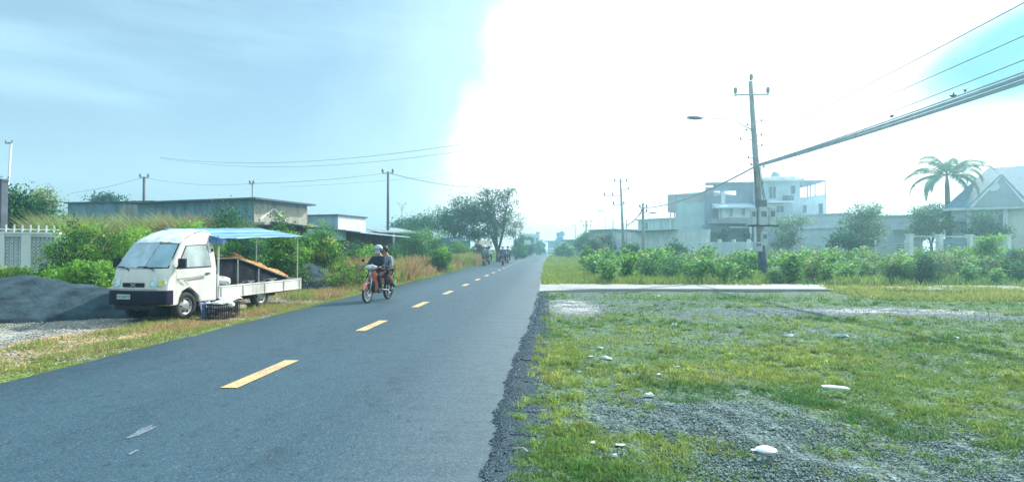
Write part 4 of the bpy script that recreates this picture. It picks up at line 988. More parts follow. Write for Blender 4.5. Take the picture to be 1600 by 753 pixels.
# ------------------------------------------------------------------ plants
GREENS = {'deep': (.022, .095, .036), 'mid': (.09, .25, .045), 'bright': (.22, .45, .06), 'yellow': (.36, .44, .10), 'olive': (.12, .15, .06), 'pale': (.30, .46, .20), 'blue': (.045, .17, .10), 'straw': (.30, .25, .13), 'tan': (.30, .20, .12)}
def clump_points(blobs, n, nclump, sig, rng, shell=.45, zmin=None):
    w = np.array([b[3]*b[4]*b[5] for b in blobs]); w = w/w.sum()
    ci = rng.choice(len(blobs), nclump, p=w); B = np.array(blobs)[ci]
    d = rng.normal(size=(nclump, 3)); d /= np.linalg.norm(d, axis=1)[:, None]
    r = shell+(1-shell)*rng.random(nclump)**.7
    cen = B[:, :3]+d*B[:, 3:]*r[:, None]
    k = rng.integers(0, nclump, n); sg = sig*rng.uniform(.5, 1.3, nclump)[k]
    p = cen[k]+rng.normal(size=(n, 3))*sg[:, None]*np.array([1, 1, .75])
    if zmin is not None: p[:, 2] = np.abs(p[:, 2]-zmin)+zmin
    return p, k
def foliage(name, blobs, n, leaf, pal, parent=None, nclump=60, sig=.2, seed=0, shell=.45, zmin=None, aspect=.5, updir=.1, cvar=.35, m=None):
    rng = np.random.default_rng(seed); p, k = clump_points(blobs, n, nclump, sig, rng, shell, zmin)
    cols = np.array([GREENS[q] for q in pal]); ck = cols[rng.integers(0, len(cols), nclump)]*rng.uniform(1-cvar, 1+cvar, (nclump, 1))
    c_ = ck[k]*rng.uniform(.75, 1.25, (n, 1)); return leaf_cloud(name, p, leaf, c_, m, parent, aspect=aspect, updir=updir)
def bush(name, label, cat, u0, u1, vt, zc, pal, n=5000, leaf=None, group=None, seed=None, depth=.8, lobes=5, stems=True, sig=None, shell=.35, base=0, aspect=.5):
    seed = seed if seed is not None else int(u0*7+vt); rs = random.Random(seed)
    c_ = A((u0+u1)/2, zc); w = (u1-u0)/FL*zc; h = (H(vt, zc)-base)*1.06; leaf = leaf or max(.05, zc*.0042); sig = sig or max(.10, w*.07)
    r = empty(name, (c_.x, c_.y, base-.05), 0, label, cat, group)
    bl = []
    for i in range(lobes):
        t = (i+.5)/lobes; x = (t-.5)*w*.78; hh = h*(.62+.38*math.sin(math.pi*(t*.8+.1))+rs.uniform(-.16, .06))
        bl.append((x, rs.uniform(-.2, .2)*w*depth, hh*.52, w/lobes*.85, w*depth*.42, hh*.46))
    bl.append((rs.uniform(-.12, .12)*w, 0, h*.52, w*.26, w*depth*.42, h*.46))
    foliage('foliage', bl, n, leaf, pal, r, nclump=max(30, int(n/55)), sig=sig, seed=seed, shell=shell, zmin=.02, aspect=aspect)
    if stems:
        mb = MB()
        for b in bl:
            for q in range(3):
                a = (b[0]+rs.uniform(-.5, .5)*b[3], b[1]+rs.uniform(-.5, .5)*b[4], b[2]+b[5]*rs.uniform(.1, .8))
                s0 = (a[0]*.45, a[1]*.45, -.05); mb.tube([s0, ((s0[0]+a[0])/2+rs.uniform(-.1, .1), (s0[1]+a[1])/2, a[2]*.5), a], [.028*h/2, .02*h/2, .006], 5)
        mb.build('stem', BARK, r)
    return r
def tree(name, label, u, zc, base_off, trunk_r, blobs_px, pal, n, leaf, group=None, seed=1, sig=.35, shell=.3, trunk_split=2.0, trunkless=False, cat='tree', fork=None, aspect=.5, bark=None):
    """blobs_px: (u, v, half width px, half height px, depth offset m)"""
    c_ = A(u, zc); rs = random.Random(seed)
    r = empty(name, (c_.x, c_.y, -.05), 0, label, cat, group); bl = []
    for (bu, bv, ru, rv, dz) in blobs_px:
        p = P(bu, bv, zc+dz); bl.append((p.x-c_.x, p.y-c_.y, p.z, ru/FL*(zc+dz), ru/FL*(zc+dz)*.9, rv/FL*(zc+dz)))
    foliage('crown', bl, n, leaf, pal, r, nclump=max(30, int(n/42)), sig=sig, seed=seed, shell=shell, aspect=aspect)
    mb = MB(); ft = Vector((0, 0, trunk_split))
    mb.tube([(0, 0, 0), (rs.uniform(-.1, .1), 0, trunk_split*.5), ft], [trunk_r*1.3, trunk_r, trunk_r*.85], 10)
    for b in bl:
        tip = Vector(b[:3]); mid_ = ft.lerp(tip, .5)+Vector((rs.uniform(-.3, .3), rs.uniform(-.3, .3), rs.uniform(-.1, .4)))
        mb.tube([ft-Vector((0, 0, .1)), mid_, tip], [trunk_r*.6, trunk_r*.36, trunk_r*.14], 7)
        for q in range(7):
            d_ = Vector((rs.gauss(0, 1), rs.gauss(0, 1), rs.gauss(.3, .8))).normalized(); e = tip+Vector((d_.x*b[3], d_.y*b[4], d_.z*b[5]))*.9
            s0 = mid_.lerp(tip, rs.uniform(.2, 1)); mb.tube([s0, s0.lerp(e, .5)+Vector((rs.uniform(-.2, .2), 0, rs.uniform(-.1, .25))), e], [trunk_r*.17, trunk_r*.10, trunk_r*.04], 5)
    mb.build('trunk', bark or BARK, r, smooth=True)
    return r

# left side, near to far
bush('bush', 'large dark leafy bush between the lattice wall and the truck cab', 'bush', 62, 172, 338, 17.5, ['deep', 'mid', 'bright', 'bright', 'yellow'], 9000, .085, lobes=6)
bush('bush', 'green bush behind the windscreen of the truck', 'bush', 165, 268, 350, 18.5, ['mid', 'bright', 'bright', 'yellow'], 9000, .085, lobes=6)
bush('bush', 'green bush directly behind the truck cab roof', 'bush', 255, 345, 340, 19.5, ['mid', 'bright', 'bright', 'yellow'], 9000, .09)
bush('dark_bush', 'dark rounded bushy tree rising above the truck awning', 'bush', 305, 402, 317, 23.5, ['deep', 'deep', 'blue', 'mid'], 9000, .10, lobes=6, sig=.28)
bush('bush', 'dark bush seen under the front of the blue awning', 'bush', 335, 420, 368, 18.5, ['deep', 'mid', 'deep'], 8000, .08)
bush('bush', 'bright leafy bush seen under the middle of the blue awning', 'bush', 400, 482, 338, 21, ['mid', 'bright', 'bright', 'deep'], 9000, .10, lobes=6)
bush('bush', 'tall bright green bush just right of the awning posts', 'bush', 455, 540, 346, 23, ['bright', 'mid', 'mid', 'yellow'], 10000, .11, lobes=6)
bush('bush', 'low feathery green bush in front of the dark red shed', 'bush', 525, 600, 382, 26, ['mid', 'mid', 'bright', 'blue'], 7000, .10)
bush('bush', 'low green bush behind the heads of the two riders', 'bush', 585, 640, 380, 29, ['mid', 'blue', 'mid'], 5000, .11)
bush('bush', 'broad leafy green bush right of the riders', 'bush', 618, 706, 352, 43, ['mid', 'bright', 'mid', 'blue'], 10000, .12, lobes=6)
bush('bush', 'green bush below the blue painted board', 'bush', 690, 742, 376, 58, ['bright', 'mid', 'mid'], 6000, .13)
bush('bush', 'round dark green bush right of the blue board', 'bush', 714, 748, 384, 64, ['mid', 'deep'], 4000, .14)
bush('dry_bush', 'brown withered bush right of the blue board', 'bush', 736, 756, 372, 66, ['tan', 'straw', 'olive'], 2500, .14)
bush('bush', 'green thicket past the two far riders on the left', 'bush', 796, 838, 366, 110, ['mid', 'blue', 'deep'], 4000, .4)
bush('bush', 'far green thicket beside the small white sign', 'bush', 830, 852, 376, 150, ['mid', 'blue'], 2500, .5)
bush('bush', 'green hedge mass under the sparse roadside tree', 'bush', 800, 822, 378, 90, ['mid', 'blue'], 2500, .33)
# tall yellowish reeds above the bushes (between bushes and the long grey building)
x = RNG.uniform(0, 1, 26000); pa, pb = A(86, 24), A(345, 25); xx = lerp(pa.x, pb.x, x); yy = lerp(pa.y, pb.y, x)+RNG.uniform(-1.3, 1.3, len(x))
cl = fbm(xx*1.1, yy*1.1, 4); hh = (2.75+.9*sstep(cl, .3, .7))*RNG.uniform(.75, 1.08, len(x))
cc = np.where((RNG.random(len(x)) < .55)[:, None], np.array([.42, .46, .18]), np.array([.18, .32, .08]))*RNG.uniform(.7, 1.25, (len(x), 1)); br = (fbm(xx*.7+8, yy, 3) > .56)[:, None]; cc = np.where(br&(RNG.random((len(x), 1)) < .5), np.array([.34, .24, .15]), cc)
blades('tall_reeds', np.stack([xx, yy, np.full(len(x), -.05)], 1), hh, .05, cc, 'tall yellow green seeding reeds standing in front of the long grey building', 'reeds', lean=.16, droop=.7)
# low bright creepers by the left wall and heap
def low_plants(u0, u1, v, zc0, zc1, hgt, pal, n, leaf, label, seed):
    rng = np.random.default_rng(seed); t = rng.random(n); s = rng.random(n); zc = zc0+(zc1-zc0)*s
    a0, a1 = A(u0, zc0), A(u1, zc0); c0, c1 = A(u0, zc1), A(u1, zc1)
    x = (a0.x*(1-t)+a1.x*t)*(1-s)+(c0.x*(1-t)+c1.x*t)*s; y = (a0.y*(1-t)+a1.y*t)*(1-s)+(c0.y*(1-t)+c1.y*t)*s
    top_ = hgt*(.45+.75*sstep(fbm(x*1.5, y*1.5, 3), .3, .65)); z = top_*rng.random(n)**.5
    cols = np.array([GREENS[q] for q in pal]); c_ = cols[(fbm(x*2, y*2, 2)*len(cols)*1.3).astype(int) % len(cols)]*rng.uniform(.65, 1.3, (n, 1))
    return tag(leaf_cloud('creeping_plants', np.stack([x, y, z-.03], 1), leaf, c_, aspect=.6, updir=.35), label, 'creepers', kind='stuff')
low_plants(-30, 185, 420, 15.6, 18.0, .80, ['bright', 'bright', 'yellow', 'mid'], 22000, .085, 'bright green creeping plants behind the long grit heap', 4)
low_plants(60, 200, 400, 15.2, 17.2, 1.0, ['bright', 'mid', 'bright'], 9000, .085, 'bright green leafy creepers climbing below the dark bush', 8)
low_plants(410, 620, 420, 20.5, 25, .75, ['mid', 'bright', 'olive'], 14000, .09, 'green weeds at the foot of the bushes behind the verge', 9)

# trees on the left edge
tree('broadleaf_tree', 'dark green tree at the left edge above the lattice wall', 28, 26, 0, .16, [(20, 335, 26, 30, 0), (52, 345, 26, 28, .5), (8, 325, 22, 34, -.3), (78, 358, 18, 18, .2), (35, 318, 16, 18, 0)], ['deep', 'deep', 'blue', 'mid'], 9000, .16, seed=3, sig=.3)
tree('pale_tree', 'thin yellow green tree behind the dark tree on the left', 66, 36, 0, .12, [(62, 312, 18, 18, 0), (78, 322, 12, 16, 0), (50, 322, 12, 14, 0)], ['yellow', 'pale', 'olive'], 2600, .16, seed=4, sig=.35)
tree('distant_tree', 'small dark tree crown poking above the long grey roof', 168, 62, 0, .14, [(160, 313, 18, 6, 0), (176, 310, 10, 7, 0), (192, 315, 8, 3, 0)], ['deep', 'blue'], 1400, .28, seed=5, sig=.45)
tree('distant_tree', 'small dark tree crown beside the far double street lamp', 622, 80, 0, .14, [(622, 352, 10, 7, 0), (640, 350, 12, 8, 0), (612, 356, 6, 4, 0)], ['deep', 'blue'], 1600, .3, seed=6, sig=.5)
# roadside trees
tree('roadside_tree', 'low spreading tree at the left of the roadside tree group', 655, 70, 0, .16, [(650, 352, 22, 14, 0), (675, 346, 20, 16, 1), (640, 362, 16, 10, -1)], ['blue', 'deep', 'mid', 'pale'], 5200, .24, seed=7, sig=.5)
tree('roadside_tree', 'broad dark tree with rounded crown behind the blue board', 715, 66, 0, .24, [(696, 338, 18, 18, 0), (722, 330, 24, 26, 0), (744, 334, 24, 28, 1), (712, 356, 30, 16, 0), (742, 362, 26, 14, 0), (692, 352, 16, 14, -1)], ['deep', 'blue', 'mid', 'deep'], 11500, .23, seed=8, sig=.5, shell=.1)
tree('roadside_tree', 'tall lacy tree with open crown beside the far riders', 778, 66, 0, .24, [(772, 312, 20, 18, 0), (792, 320, 16, 24, 0), (755, 330, 18, 22, 0), (776, 342, 24, 16, .5), (760, 302, 12, 8, 0), (795, 300, 10, 8, 0), (770, 360, 26, 14, .5)], ['blue', 'deep', 'olive', 'mid'], 7600, .22, seed=9, sig=.42, shell=.3, trunk_split=1.2)
tree('roadside_tree', 'thin bare branched tree at the right end of the tree group', 806, 80, 0, .14, [(806, 345, 12, 12, 0), (815, 352, 8, 10, 0), (800, 362, 14, 10, 0)], ['olive', 'pale', 'tan'], 1500, .22, seed=10, sig=.5)

# right hand field: individual crop plants, six shapes repeated
PROTO = []
for i in range(6):
    rng = np.random.default_rng(50+i); rs = random.Random(50+i); h = 1.15+.12*i*.6
    r = empty('field_plant', (0, 0, 0), 0)
    mb = MB(); tips = []
    for q in range(7):
        a = rs.random()*6.28; L = h*rs.uniform(.7, 1.05); rr2 = rs.uniform(.12, .45)
        e = (rr2*math.cos(a), rr2*math.sin(a), L); mb.tube([(0, 0, -.05), (e[0]*.35, e[1]*.35, L*.5), e], [.014, .010, .004], 4)
        for s in np.linspace(.35, 1, 5): tips.append((e[0]*s**1.3, e[1]*s**1.3, L*s))
    mb.build('stem', mat('green_stem', (.10, .15, .05), .8), r)
    tips = np.array(tips); n = 620; kk = rng.integers(0, len(tips), n); p = tips[kk]+rng.normal(size=(n, 3))*np.array([.11, .11, .07])
    pal_ = [['bright', 'mid', 'pale', 'blue'], ['mid', 'blue', 'deep', 'mid'], ['pale', 'bright', 'yellow', 'mid'], ['bright', 'pale', 'mid', 'tan'], ['olive', 'mid', 'straw', 'pale'], ['bright', 'bright', 'mid', 'deep']][i]
    cs_ = np.array([GREENS[q] for q in pal_])[rng.integers(0, 4, n)]*rng.uniform(.6, 1.5, (n, 1))
    leaf_cloud('leaves', p, (.13, .10, .15, .12, .085, .14)[i], cs_, parent=r, flat=.45, updir=.1, aspect=.62)
    PROTO.append(r)
rs = random.Random(77); used = set(); np_ = 0
for row in range(7):
    zc = 24.6+row*2.3+(row > 3)*1.0
    u_ = 936+rs.uniform(0, 20)-(row > 2)*12-(row > 4)*15
    while u_ < 1640:
        z2 = zc+rs.uniform(-.7, .7); c_ = A(u_, z2)
        skip = (1180 < u_ < 1206 and z2 < 30) or (row < 2 and u_ < 945) or (row == 0 and 1462 < u_ < 1500) or (row < 3 and rs.random() < .10)
        if not skip:
            i = rs.randrange(6); o = PROTO[i] if i not in used else copy_tree(PROTO[i]); used.add(i)
            o.location = (c_.x, c_.y, -.05); o.rotation_euler = (0, 0, rs.random()*6.28); s = .90*rs.uniform(.75, 1.15)*(1.0 if row < 4 else 1.1)*(.75+.5*float(fbm(np.array([c_.x*.35]), np.array([c_.y*.35]), 3)[0])); o.scale = (s*rs.uniform(1.0, 1.45), s*rs.uniform(1.0, 1.45), s)
            tag(o, 'waist high leafy crop plant in the overgrown field beyond the driveway', 'plant', 'leafy crop plants in the field'); np_ += 1
        u_ += rs.uniform(.75, 1.3)*.98/zc*FL
print('field plants', np_)
bush('dark_bush', 'dark dense bush at the field edge, right one of the touching pair', 'bush', 1418, 1464, 397, 24, ['deep', 'blue', 'deep'], 5000, .07, sig=.14, depth=1)
bush('dark_bush', 'dark dense bush at the field edge, left one of the touching pair', 'bush', 1390, 1428, 408, 23.8, ['deep', 'blue', 'mid'], 4000, .07, sig=.13, depth=1)
bush('bush', 'narrow upright dark shrub just right of the leaning pole', 'bush', 1222, 1244, 388, 24.6, ['mid', 'blue', 'deep'], 3000, .07, sig=.1, lobes=2, depth=1)
bush('bush', 'soft round grassy bush between the pole and the upright shrub', 'bush', 1196, 1226, 415, 24, ['mid', 'pale'], 2500, .07, sig=.1, lobes=3, depth=1)
bush('bush', 'bright green tall shrub in front of the fence near the gabled house', 'bush', 1518, 1572, 364, 30, ['bright', 'bright', 'mid'], 6500, .12)
bush('bush', 'mid green shrub mass at the right edge of the picture', 'bush', 1556, 1625, 384, 27, ['mid', 'blue', 'olive'], 6500, .10)
bush('bush', 'loose green shrub right of the dark paired bushes', 'bush', 1462, 1530, 388, 29, ['mid', 'pale', 'bright'], 6000, .11)
bush('bush', 'dark green clump in front of the long white wall', 'bush', 1032, 1078, 376, 52, ['deep', 'blue', 'mid'], 3500, .2, depth=.5)
bush('bush', 'dark green shrub at the foot of the two thin posts', 'bush', 968, 1010, 375, 50, ['deep', 'mid'], 3500, .2, depth=.5)
bush('bush', 'low leafy bush in the tan grass right of the riders', 'bush', 672, 712, 384, 36, ['mid', 'bright', 'mid'], 3500, .12)
bush('bush', 'low mound of green shrub at the start of the field', 'bush', 905, 932, 386, 52, ['bright', 'mid'], 2500, .2, depth=.6)
bush('bush', 'bushy trees beside the far grey building', 'bush', 925, 962, 364, 74, ['blue', 'pale', 'tan'], 4500, .3, depth=.6)
bush('bush', 'pale green bushes at the foot of the far street pole', 'bush', 896, 932, 362, 90, ['blue', 'mid', 'pale'], 4000, .34, depth=.6)
bush('bush', 'grey brown scrub in front of the far grey building', 'bush', 915, 950, 372, 66, ['olive', 'tan', 'blue'], 3500, .28, depth=.6)
bush('bush', 'green roadside growth right of the far van', 'bush', 866, 900, 380, 100, ['bright', 'mid'], 3500, .36, depth=.8)
bush('bush', 'dark tree clump above the roofs beyond the blue hoarding', 'bush', 868, 884, 362, 210, ['deep', 'blue'], 1500, .8, depth=.8)
# trees among the right-hand houses
tree('garden_tree', 'feathery garden tree in front of the big villa, right of the leaning pole', 1232, 52, 0, .13, [(1225, 350, 26, 10, 0), (1250, 345, 18, 8, 0), (1210, 362, 14, 10, 0), (1232, 370, 20, 16, -1), (1222, 382, 18, 12, -1)], ['olive', 'blue', 'pale'], 4500, .17, seed=21, sig=.32)
tree('garden_tree', 'bushy small tree between the villa and the low house', 1350, 44, 0, .13, [(1345, 335, 22, 14, 0), (1365, 330, 16, 10, 0), (1330, 352, 20, 16, 0), (1360, 358, 24, 18, 0), (1345, 378, 30, 14, 0)], ['pale', 'mid', 'olive', 'blue'], 9000, .15, seed=22, sig=.3)
tree('garden_tree', 'round green tree under the palm', 1455, 46, 0, .13, [(1440, 335, 18, 12, 0), (1465, 332, 18, 14, 0), (1452, 355, 26, 18, 0), (1480, 352, 12, 14, 0)], ['mid', 'blue', 'mid'], 8000, .16, seed=23, sig=.3)
tree('garden_tree', 'dark garden tree in front of the gabled house', 1540, 42, 0, .11, [(1535, 345, 16, 12, 0), (1548, 358, 20, 12, 0), (1525, 362, 14, 12, 0), (1565, 365, 12, 12, 0)], ['deep', 'blue', 'mid'], 6500, .13, seed=24, sig=.25)
tree('garden_tree', 'small dark leaved tree at the villa gate', 1132, 56, 0, .08, [(1132, 365, 8, 7, 0), (1128, 374, 7, 5, 0)], ['deep', 'blue'], 1500, .15, seed=25, sig=.2, trunk_split=1.0)
tree('garden_tree', 'small dark tree beside the villa porch', 1166, 56, 0, .08, [(1166, 371, 6, 8, 0), (1168, 380, 6, 5, 0)], ['deep', 'blue'], 1200, .15, seed=26, sig=.2, trunk_split=1.0)
tree('banana_plant', 'dark drooping leafed clump left of the white fence pillars', 1325, 38, 0, .08, [(1318, 372, 16, 8, 0), (1335, 380, 14, 10, 0)], ['blue', 'deep'], 1400, .32, seed=27, sig=.25, cat='plant', aspect=.3, trunk_split=.8)
# palm
def palm(u, zc, vcrown, label):
    c_ = A(u, zc); hc = H(vcrown, zc); r = empty('palm_tree', (c_.x, c_.y, -.05), 0, label, 'palm')
    MB().tube([(0, 0, 0), (.1, 0, hc*.3), (.05, 0, hc*.7), (0, 0, hc)], [.30, .24, .20, .17], 12).build('trunk', mat('palm_bark', (.17, .15, .12), .9, var=.25, vs=4, bump=.6, bs=12), r, smooth=True)
    MB().tube([(0, 0, hc), (0, 0, hc+.9)], [.16, .07], 10).build('crownshaft', mat('palm_shaft', (.12, .2, .08), .6), r, smooth=True)
    rs = random.Random(4); rng = np.random.default_rng(4)
    specs = [(a, e) for a, e in zip([0, .5, 1.0, 1.5, 2.2, 2.7, 3.2, 3.7, 4.3, 4.9, 5.5, 6.0, .3, 1.8, 3.4, 5.1, 2.9, .1], [50, 35, 60, 20, 45, 30, 62, 12, 52, 26, 40, 58, 2, 75, -5, 0, 8, 20])]
    for (a, e) in specs:
        L = rs.uniform(3.4, 4.3); pts = []; p = Vector((0, 0, hc+.7)); el_ = R(e); st = L/10
        for i in range(11):
            pts.append(p.copy()); p = p+Vector((math.cos(a)*math.cos(el_), math.sin(a)*math.cos(el_), math.sin(el_)))*st; el_ -= R(5.5+i*1.75)
            el_ = max(el_, R(-88))
        V_ = []; F_ = []; C_ = []
        for i in range(64):
            t = .12+.88*i/63; f = t*10; i0 = min(int(f), 9); q = pts[i0].lerp(pts[i0+1], f-i0); d_ = (pts[i0+1]-pts[i0]).normalized(); side = d_.cross(Vector((0, 0, 1)))
            side = side.normalized() if side.length > .05 else Vector((-math.sin(a), math.cos(a), 0))
            for sg in (1, -1):
                ll_ = .62*math.sin(math.pi*min(1, t*.9+.12))*rs.uniform(.75, 1.1)+.06; dr2 = (side*sg*.8+d_*.45+Vector((0, 0, -.30-.35*rs.random()))).normalized(); w_ = d_*.032
                b = len(V_); V_ += [q-w_, q+w_, q+dr2*ll_*.6+w_*.9, q+dr2*ll_*.6-w_*.9, q+dr2*ll_+Vector((0, 0, -.05*ll_))]; F_ += [(b, b+1, b+2, b+3), (b+3, b+2, b+4, b+4)]
        b = len(V_)
        c0 = np.array([.07, .17, .075])*rs.uniform(.7, 1.3)+np.array([.03, .03, 0])*(rs.random())
        me = MB(); me.v = [tuple(v) for v in V_]; me.f = [f if len(set(f)) == 4 else f[:3] for f in F_]
        me.tube(pts, [.03*(1-i/12) for i in range(11)], 5); me.build('frond', mat('palm_leaf', tuple(c0), .5, var=.2, trans=.3), r, fix=False)
    return r
palm(1481, 47, 286, 'feathery palm rising beside the gabled house on the right')

# ------------------------------------------------------------------ buildings
def wmat(name, c, dirt=(.2, .22, .22), amt=.5): return mat(name, c, .85, var=.10, vs=.8, bump=.15, bs=12, dirt=dirt, dirt_amt=amt, streaks=1, spec=.2)
GREYW = wmat('grey_render', (.23, .35, .42), (.07, .09, .10), .75); SOOT = wmat('weathered_plaster', (.42, .41, .34), (.10, .11, .10), .85)
PALEBL = wmat('pale_blue_render', (.34, .50, .56)); WHITEW = wmat('white_wall', (.74, .78, .78), (.45, .50, .50), .4); CREAM = wmat('cream_wall', (.70, .70, .64), (.4, .4, .36), .3)
ROOFG = mat('roof_tin', (.09, .12, .15), .5, .3, var=.15, dirt=(.16, .11, .09), dirt_amt=.4); REDSH = mat('dark_red_sheet', (.075, .022, .045), .7, var=.3, vs=2, bump=.3, bs=4)
def frame2(pa, pb):
    """root frame with local X from pa to pb, local Y to the back"""
    d_ = Vector((pb.x-pa.x, pb.y-pa.y, 0)); return math.atan2(d_.y, d_.x), d_.length
def building(name, label, pa, pb, cat='building'):
    rz, L = frame2(pa, pb); return empty(name, (pa.x, pa.y, -.05), rz, label, cat), L
def window(par, x0, x1, z0, z1, y=0, axis='y', m=GLASS, fm=None, depth=.03, bars=1):
    """window on the facade plane local y (or x) facing -y (or given side)"""
    fm = fm or MATS['window_frame']
    t = .06
    def bx_(mb, a0, a1, c0, c1, d0, d1):
        if axis == 'y': mb.b2(a0, a1, y+d0, y+d1, c0, c1)
        else: mb.b2(y-d1 if axis == 'x+' else y+d0, y-d0 if axis == 'x+' else y+d1, a0, a1, c0, c1)
    mb = MB(); s = -1 if axis == 'y' else -1
    bx_(mb, x0-t, x1+t, z1, z1+t, -.05, .02); bx_(mb, x0-t, x1+t, z0-t, z0, -.07, .02); bx_(mb, x0-t, x0, z0, z1, -.05, .02); bx_(mb, x1, x1+t, z0, z1, -.05, .02)
    for b in range(1, bars+1):
        xm = lerp(x0, x1, b/(bars+1)); bx_(mb, xm-.025, xm+.025, z0, z1, -.035, .015)
    w_ = mb.build('window', fm, par)
    mb = MB(); bx_(mb, x0, x1, z0, z1, -.015, .01); mb.build('pane', m, w_); return w_
mat('window_frame', (.55, .58, .58), .5)

# lattice wall at the left edge
pa, pb = A(-140, 17.8), A(92, 19.5); lw, L = building('boundary_wall', 'white boundary wall with lattice block panels at the left edge', pa, pb, 'wall')
Hw = H(364, 18.6)+.05
MB().b2(0, L, 0, .18, 0, .55).b2(0, L, 0, .18, Hw-.12, Hw-.02).build('wall', WHITEW, lw)
mb = MB(); mb.b2(-.02, L+.02, -.05, .23, Hw-.02, Hw+.05); mb.build('coping', WHITEW, lw)
mb = MB(); nb = 0
xs_ = [0, 1.4, 2.8, L-1.75, L-.12]
for i, x in enumerate(xs_):
    MB().b2(x-.0, x+.26, -.04, .22, 0, Hw-.025).build('pillar', WHITEW, lw)
BLK = wmat('lattice_block', (.72, .78, .80), (.5, .55, .55), .3)
MB().b2(0, xs_[3], .03, .15, .55, Hw-.12).build('panel', WHITEW, lw)
mb = MB(); x = xs_[3]+.26
while x < L-.15:
    z = .56
    while z < Hw-.16:
        mb.box((x+.06, .09, z+.06), (.115, .09, .018), Matrix.Rotation(R(45), 3, 'Y')).box((x+.06, .09, z+.06), (.018, .085, .115), Matrix.Rotation(R(45), 3, 'Y')); z += .12
    x += .12
mb.b2(xs_[3]+.26, L-.12, .13, .15, .55, Hw-.12)
o = mb.build('lattice_panel', BLK, lw); o['label'] = 'lattice panel of open diamond blocks'
fp = empty('picket_fence', (lw.location.x, lw.location.y, lw.location.z), lw.rotation_euler.z, 'short pale pickets standing on top of the lattice wall', 'fence')
for i in range(12):
    x = L-2.6+i*.22; MB().b2(x, x+.04, .06, .09, Hw+.05, Hw+.30).build('picket', WHITEW, fp)
MB().b2(L-2.7, L, .10, .13, Hw+.12, Hw+.16).build('rail', WHITEW, fp)
# tall dark post at the left edge of the frame
q = A(1, 19); MB().b2(-.12, .12, -.12, .12, 0, H(283, 19)).b2(-.14, .14, -.14, .14, H(283, 19), H(280, 19)).build('dark_pillar', mat('dark_concrete', (.07, .09, .12), .8, var=.2), loc=(q.x, q.y, 0))
tag(bpy.data.objects['dark_pillar'], 'tall dark square pillar at the left edge of the picture', 'pillar')

# long low grey building
pa, pb = A(214, 33.4), A(396, 30.5); g1, L = building('long_building', 'long grey flat roofed building with stained plaster behind the truck', pa, pb)
ht_ = H(312, 30.5)+.05; Dp = 4.4
MB().b2(0, L, 0, Dp, 0, ht_).build('wall', GREYW, g1)
MB().b2(L+.0, L+.03, .0, Dp, ht_-1.25, ht_-.2).build('gable_wall', SOOT, g1)
MB().b2(-.3, L+.45, -.35, Dp+.3, ht_, ht_+.10).build('roof', mat('dark_edge', (.10, .12, .14), .8), g1)
MB().b2(L+.03, L+.95, -.2, Dp+.2, ht_-1.42, ht_-1.27).build('canopy_slab', SOOT, g1)
mb = MB(); rt = Matrix.Rotation(R(33), 3, 'X'); mb.box((L+.06, .95, ht_-.72), (.06, 1.3, .12), rt).box((L+.06, 1.95, ht_-.72), (.06, 1.3, .12), Matrix.Rotation(R(-33), 3, 'X')); mb.build('brace', CREAM, g1)
MB().b2(L+.03, L+.34, .5, 7.9, 0, .9).build('plinth', SOOT, g1)
MB().b2(0.2, L-.2, -.06, -.003, ht_-1.35, ht_-1.25).build('ledge', mat('dark_edge2', (.06, .08, .10), .8), g1)
pa, pb = A(105, 36.6), A(240, 35.4); g2, L = building('low_building', 'lower grey blue wing at the left end of the long building', pa, pb)
hh_ = H(317, 36)+.05; MB().b2(0, L, 0, 7, 0, hh_).build('wall', GREYW, g2); MB().b2(-.15, L+.1, -.15, 7.1, hh_, hh_+.09).build('roof', MATS['dark_edge'], g2); MB().b2(L-2.6, L-.5, -.03, -.002, hh_-1.1, hh_-.15).build('pale_panel', SOOT, g2)
# little ruined chimney and step
q = A(473, 37); mb = MB(); c0 = (q.x, q.y, 0); mb.b2(-.22, .22, -.2, .2, 0, H(332, 37)).b2(-.3, .3, -.28, .28, H(332, 37), H(328, 37)).box((-.55, 0, H(336, 37)-.35), (.8, .14, .14), Matrix.Rotation(R(-40), 3, 'Y'))
tag(mb.build('chimney', SOOT, loc=c0), 'stubby weathered chimney between the grey building and the pale blue one', 'chimney')
pa, pb = A(405, 38), A(475, 36.5); g3, L = building('side_wall', 'low weathered wall running right from the long building', pa, pb, 'wall'); MB().b2(0, L+.6, 0, .3, 0, H(337, 37)).build('wall', SOOT, g3); MB().b2(-.05, L+.65, -.06, .36, H(337, 37), H(335.5, 37)).build('coping', SOOT, g3)
# pale blue grey block
pa, pb = A(478, 35.6), A(527, 34.8); g4, L = building('blue_block', 'pale blue grey flat block with lighter right side behind the shed', pa, pb)
h4 = H(337, 35)+.05; MB().b2(-.3, L, 0, 3.1, 0, h4).build('wall', PALEBL, g4); MB().b2(L, L+.03, .05, 3.05, h4-1.35, h4-.02).build('side_panel', WHITEW, g4); MB().b2(-.4, L+.12, -.1, 3.2, h4, h4+.08).build('roof', MATS['dark_edge'], g4)
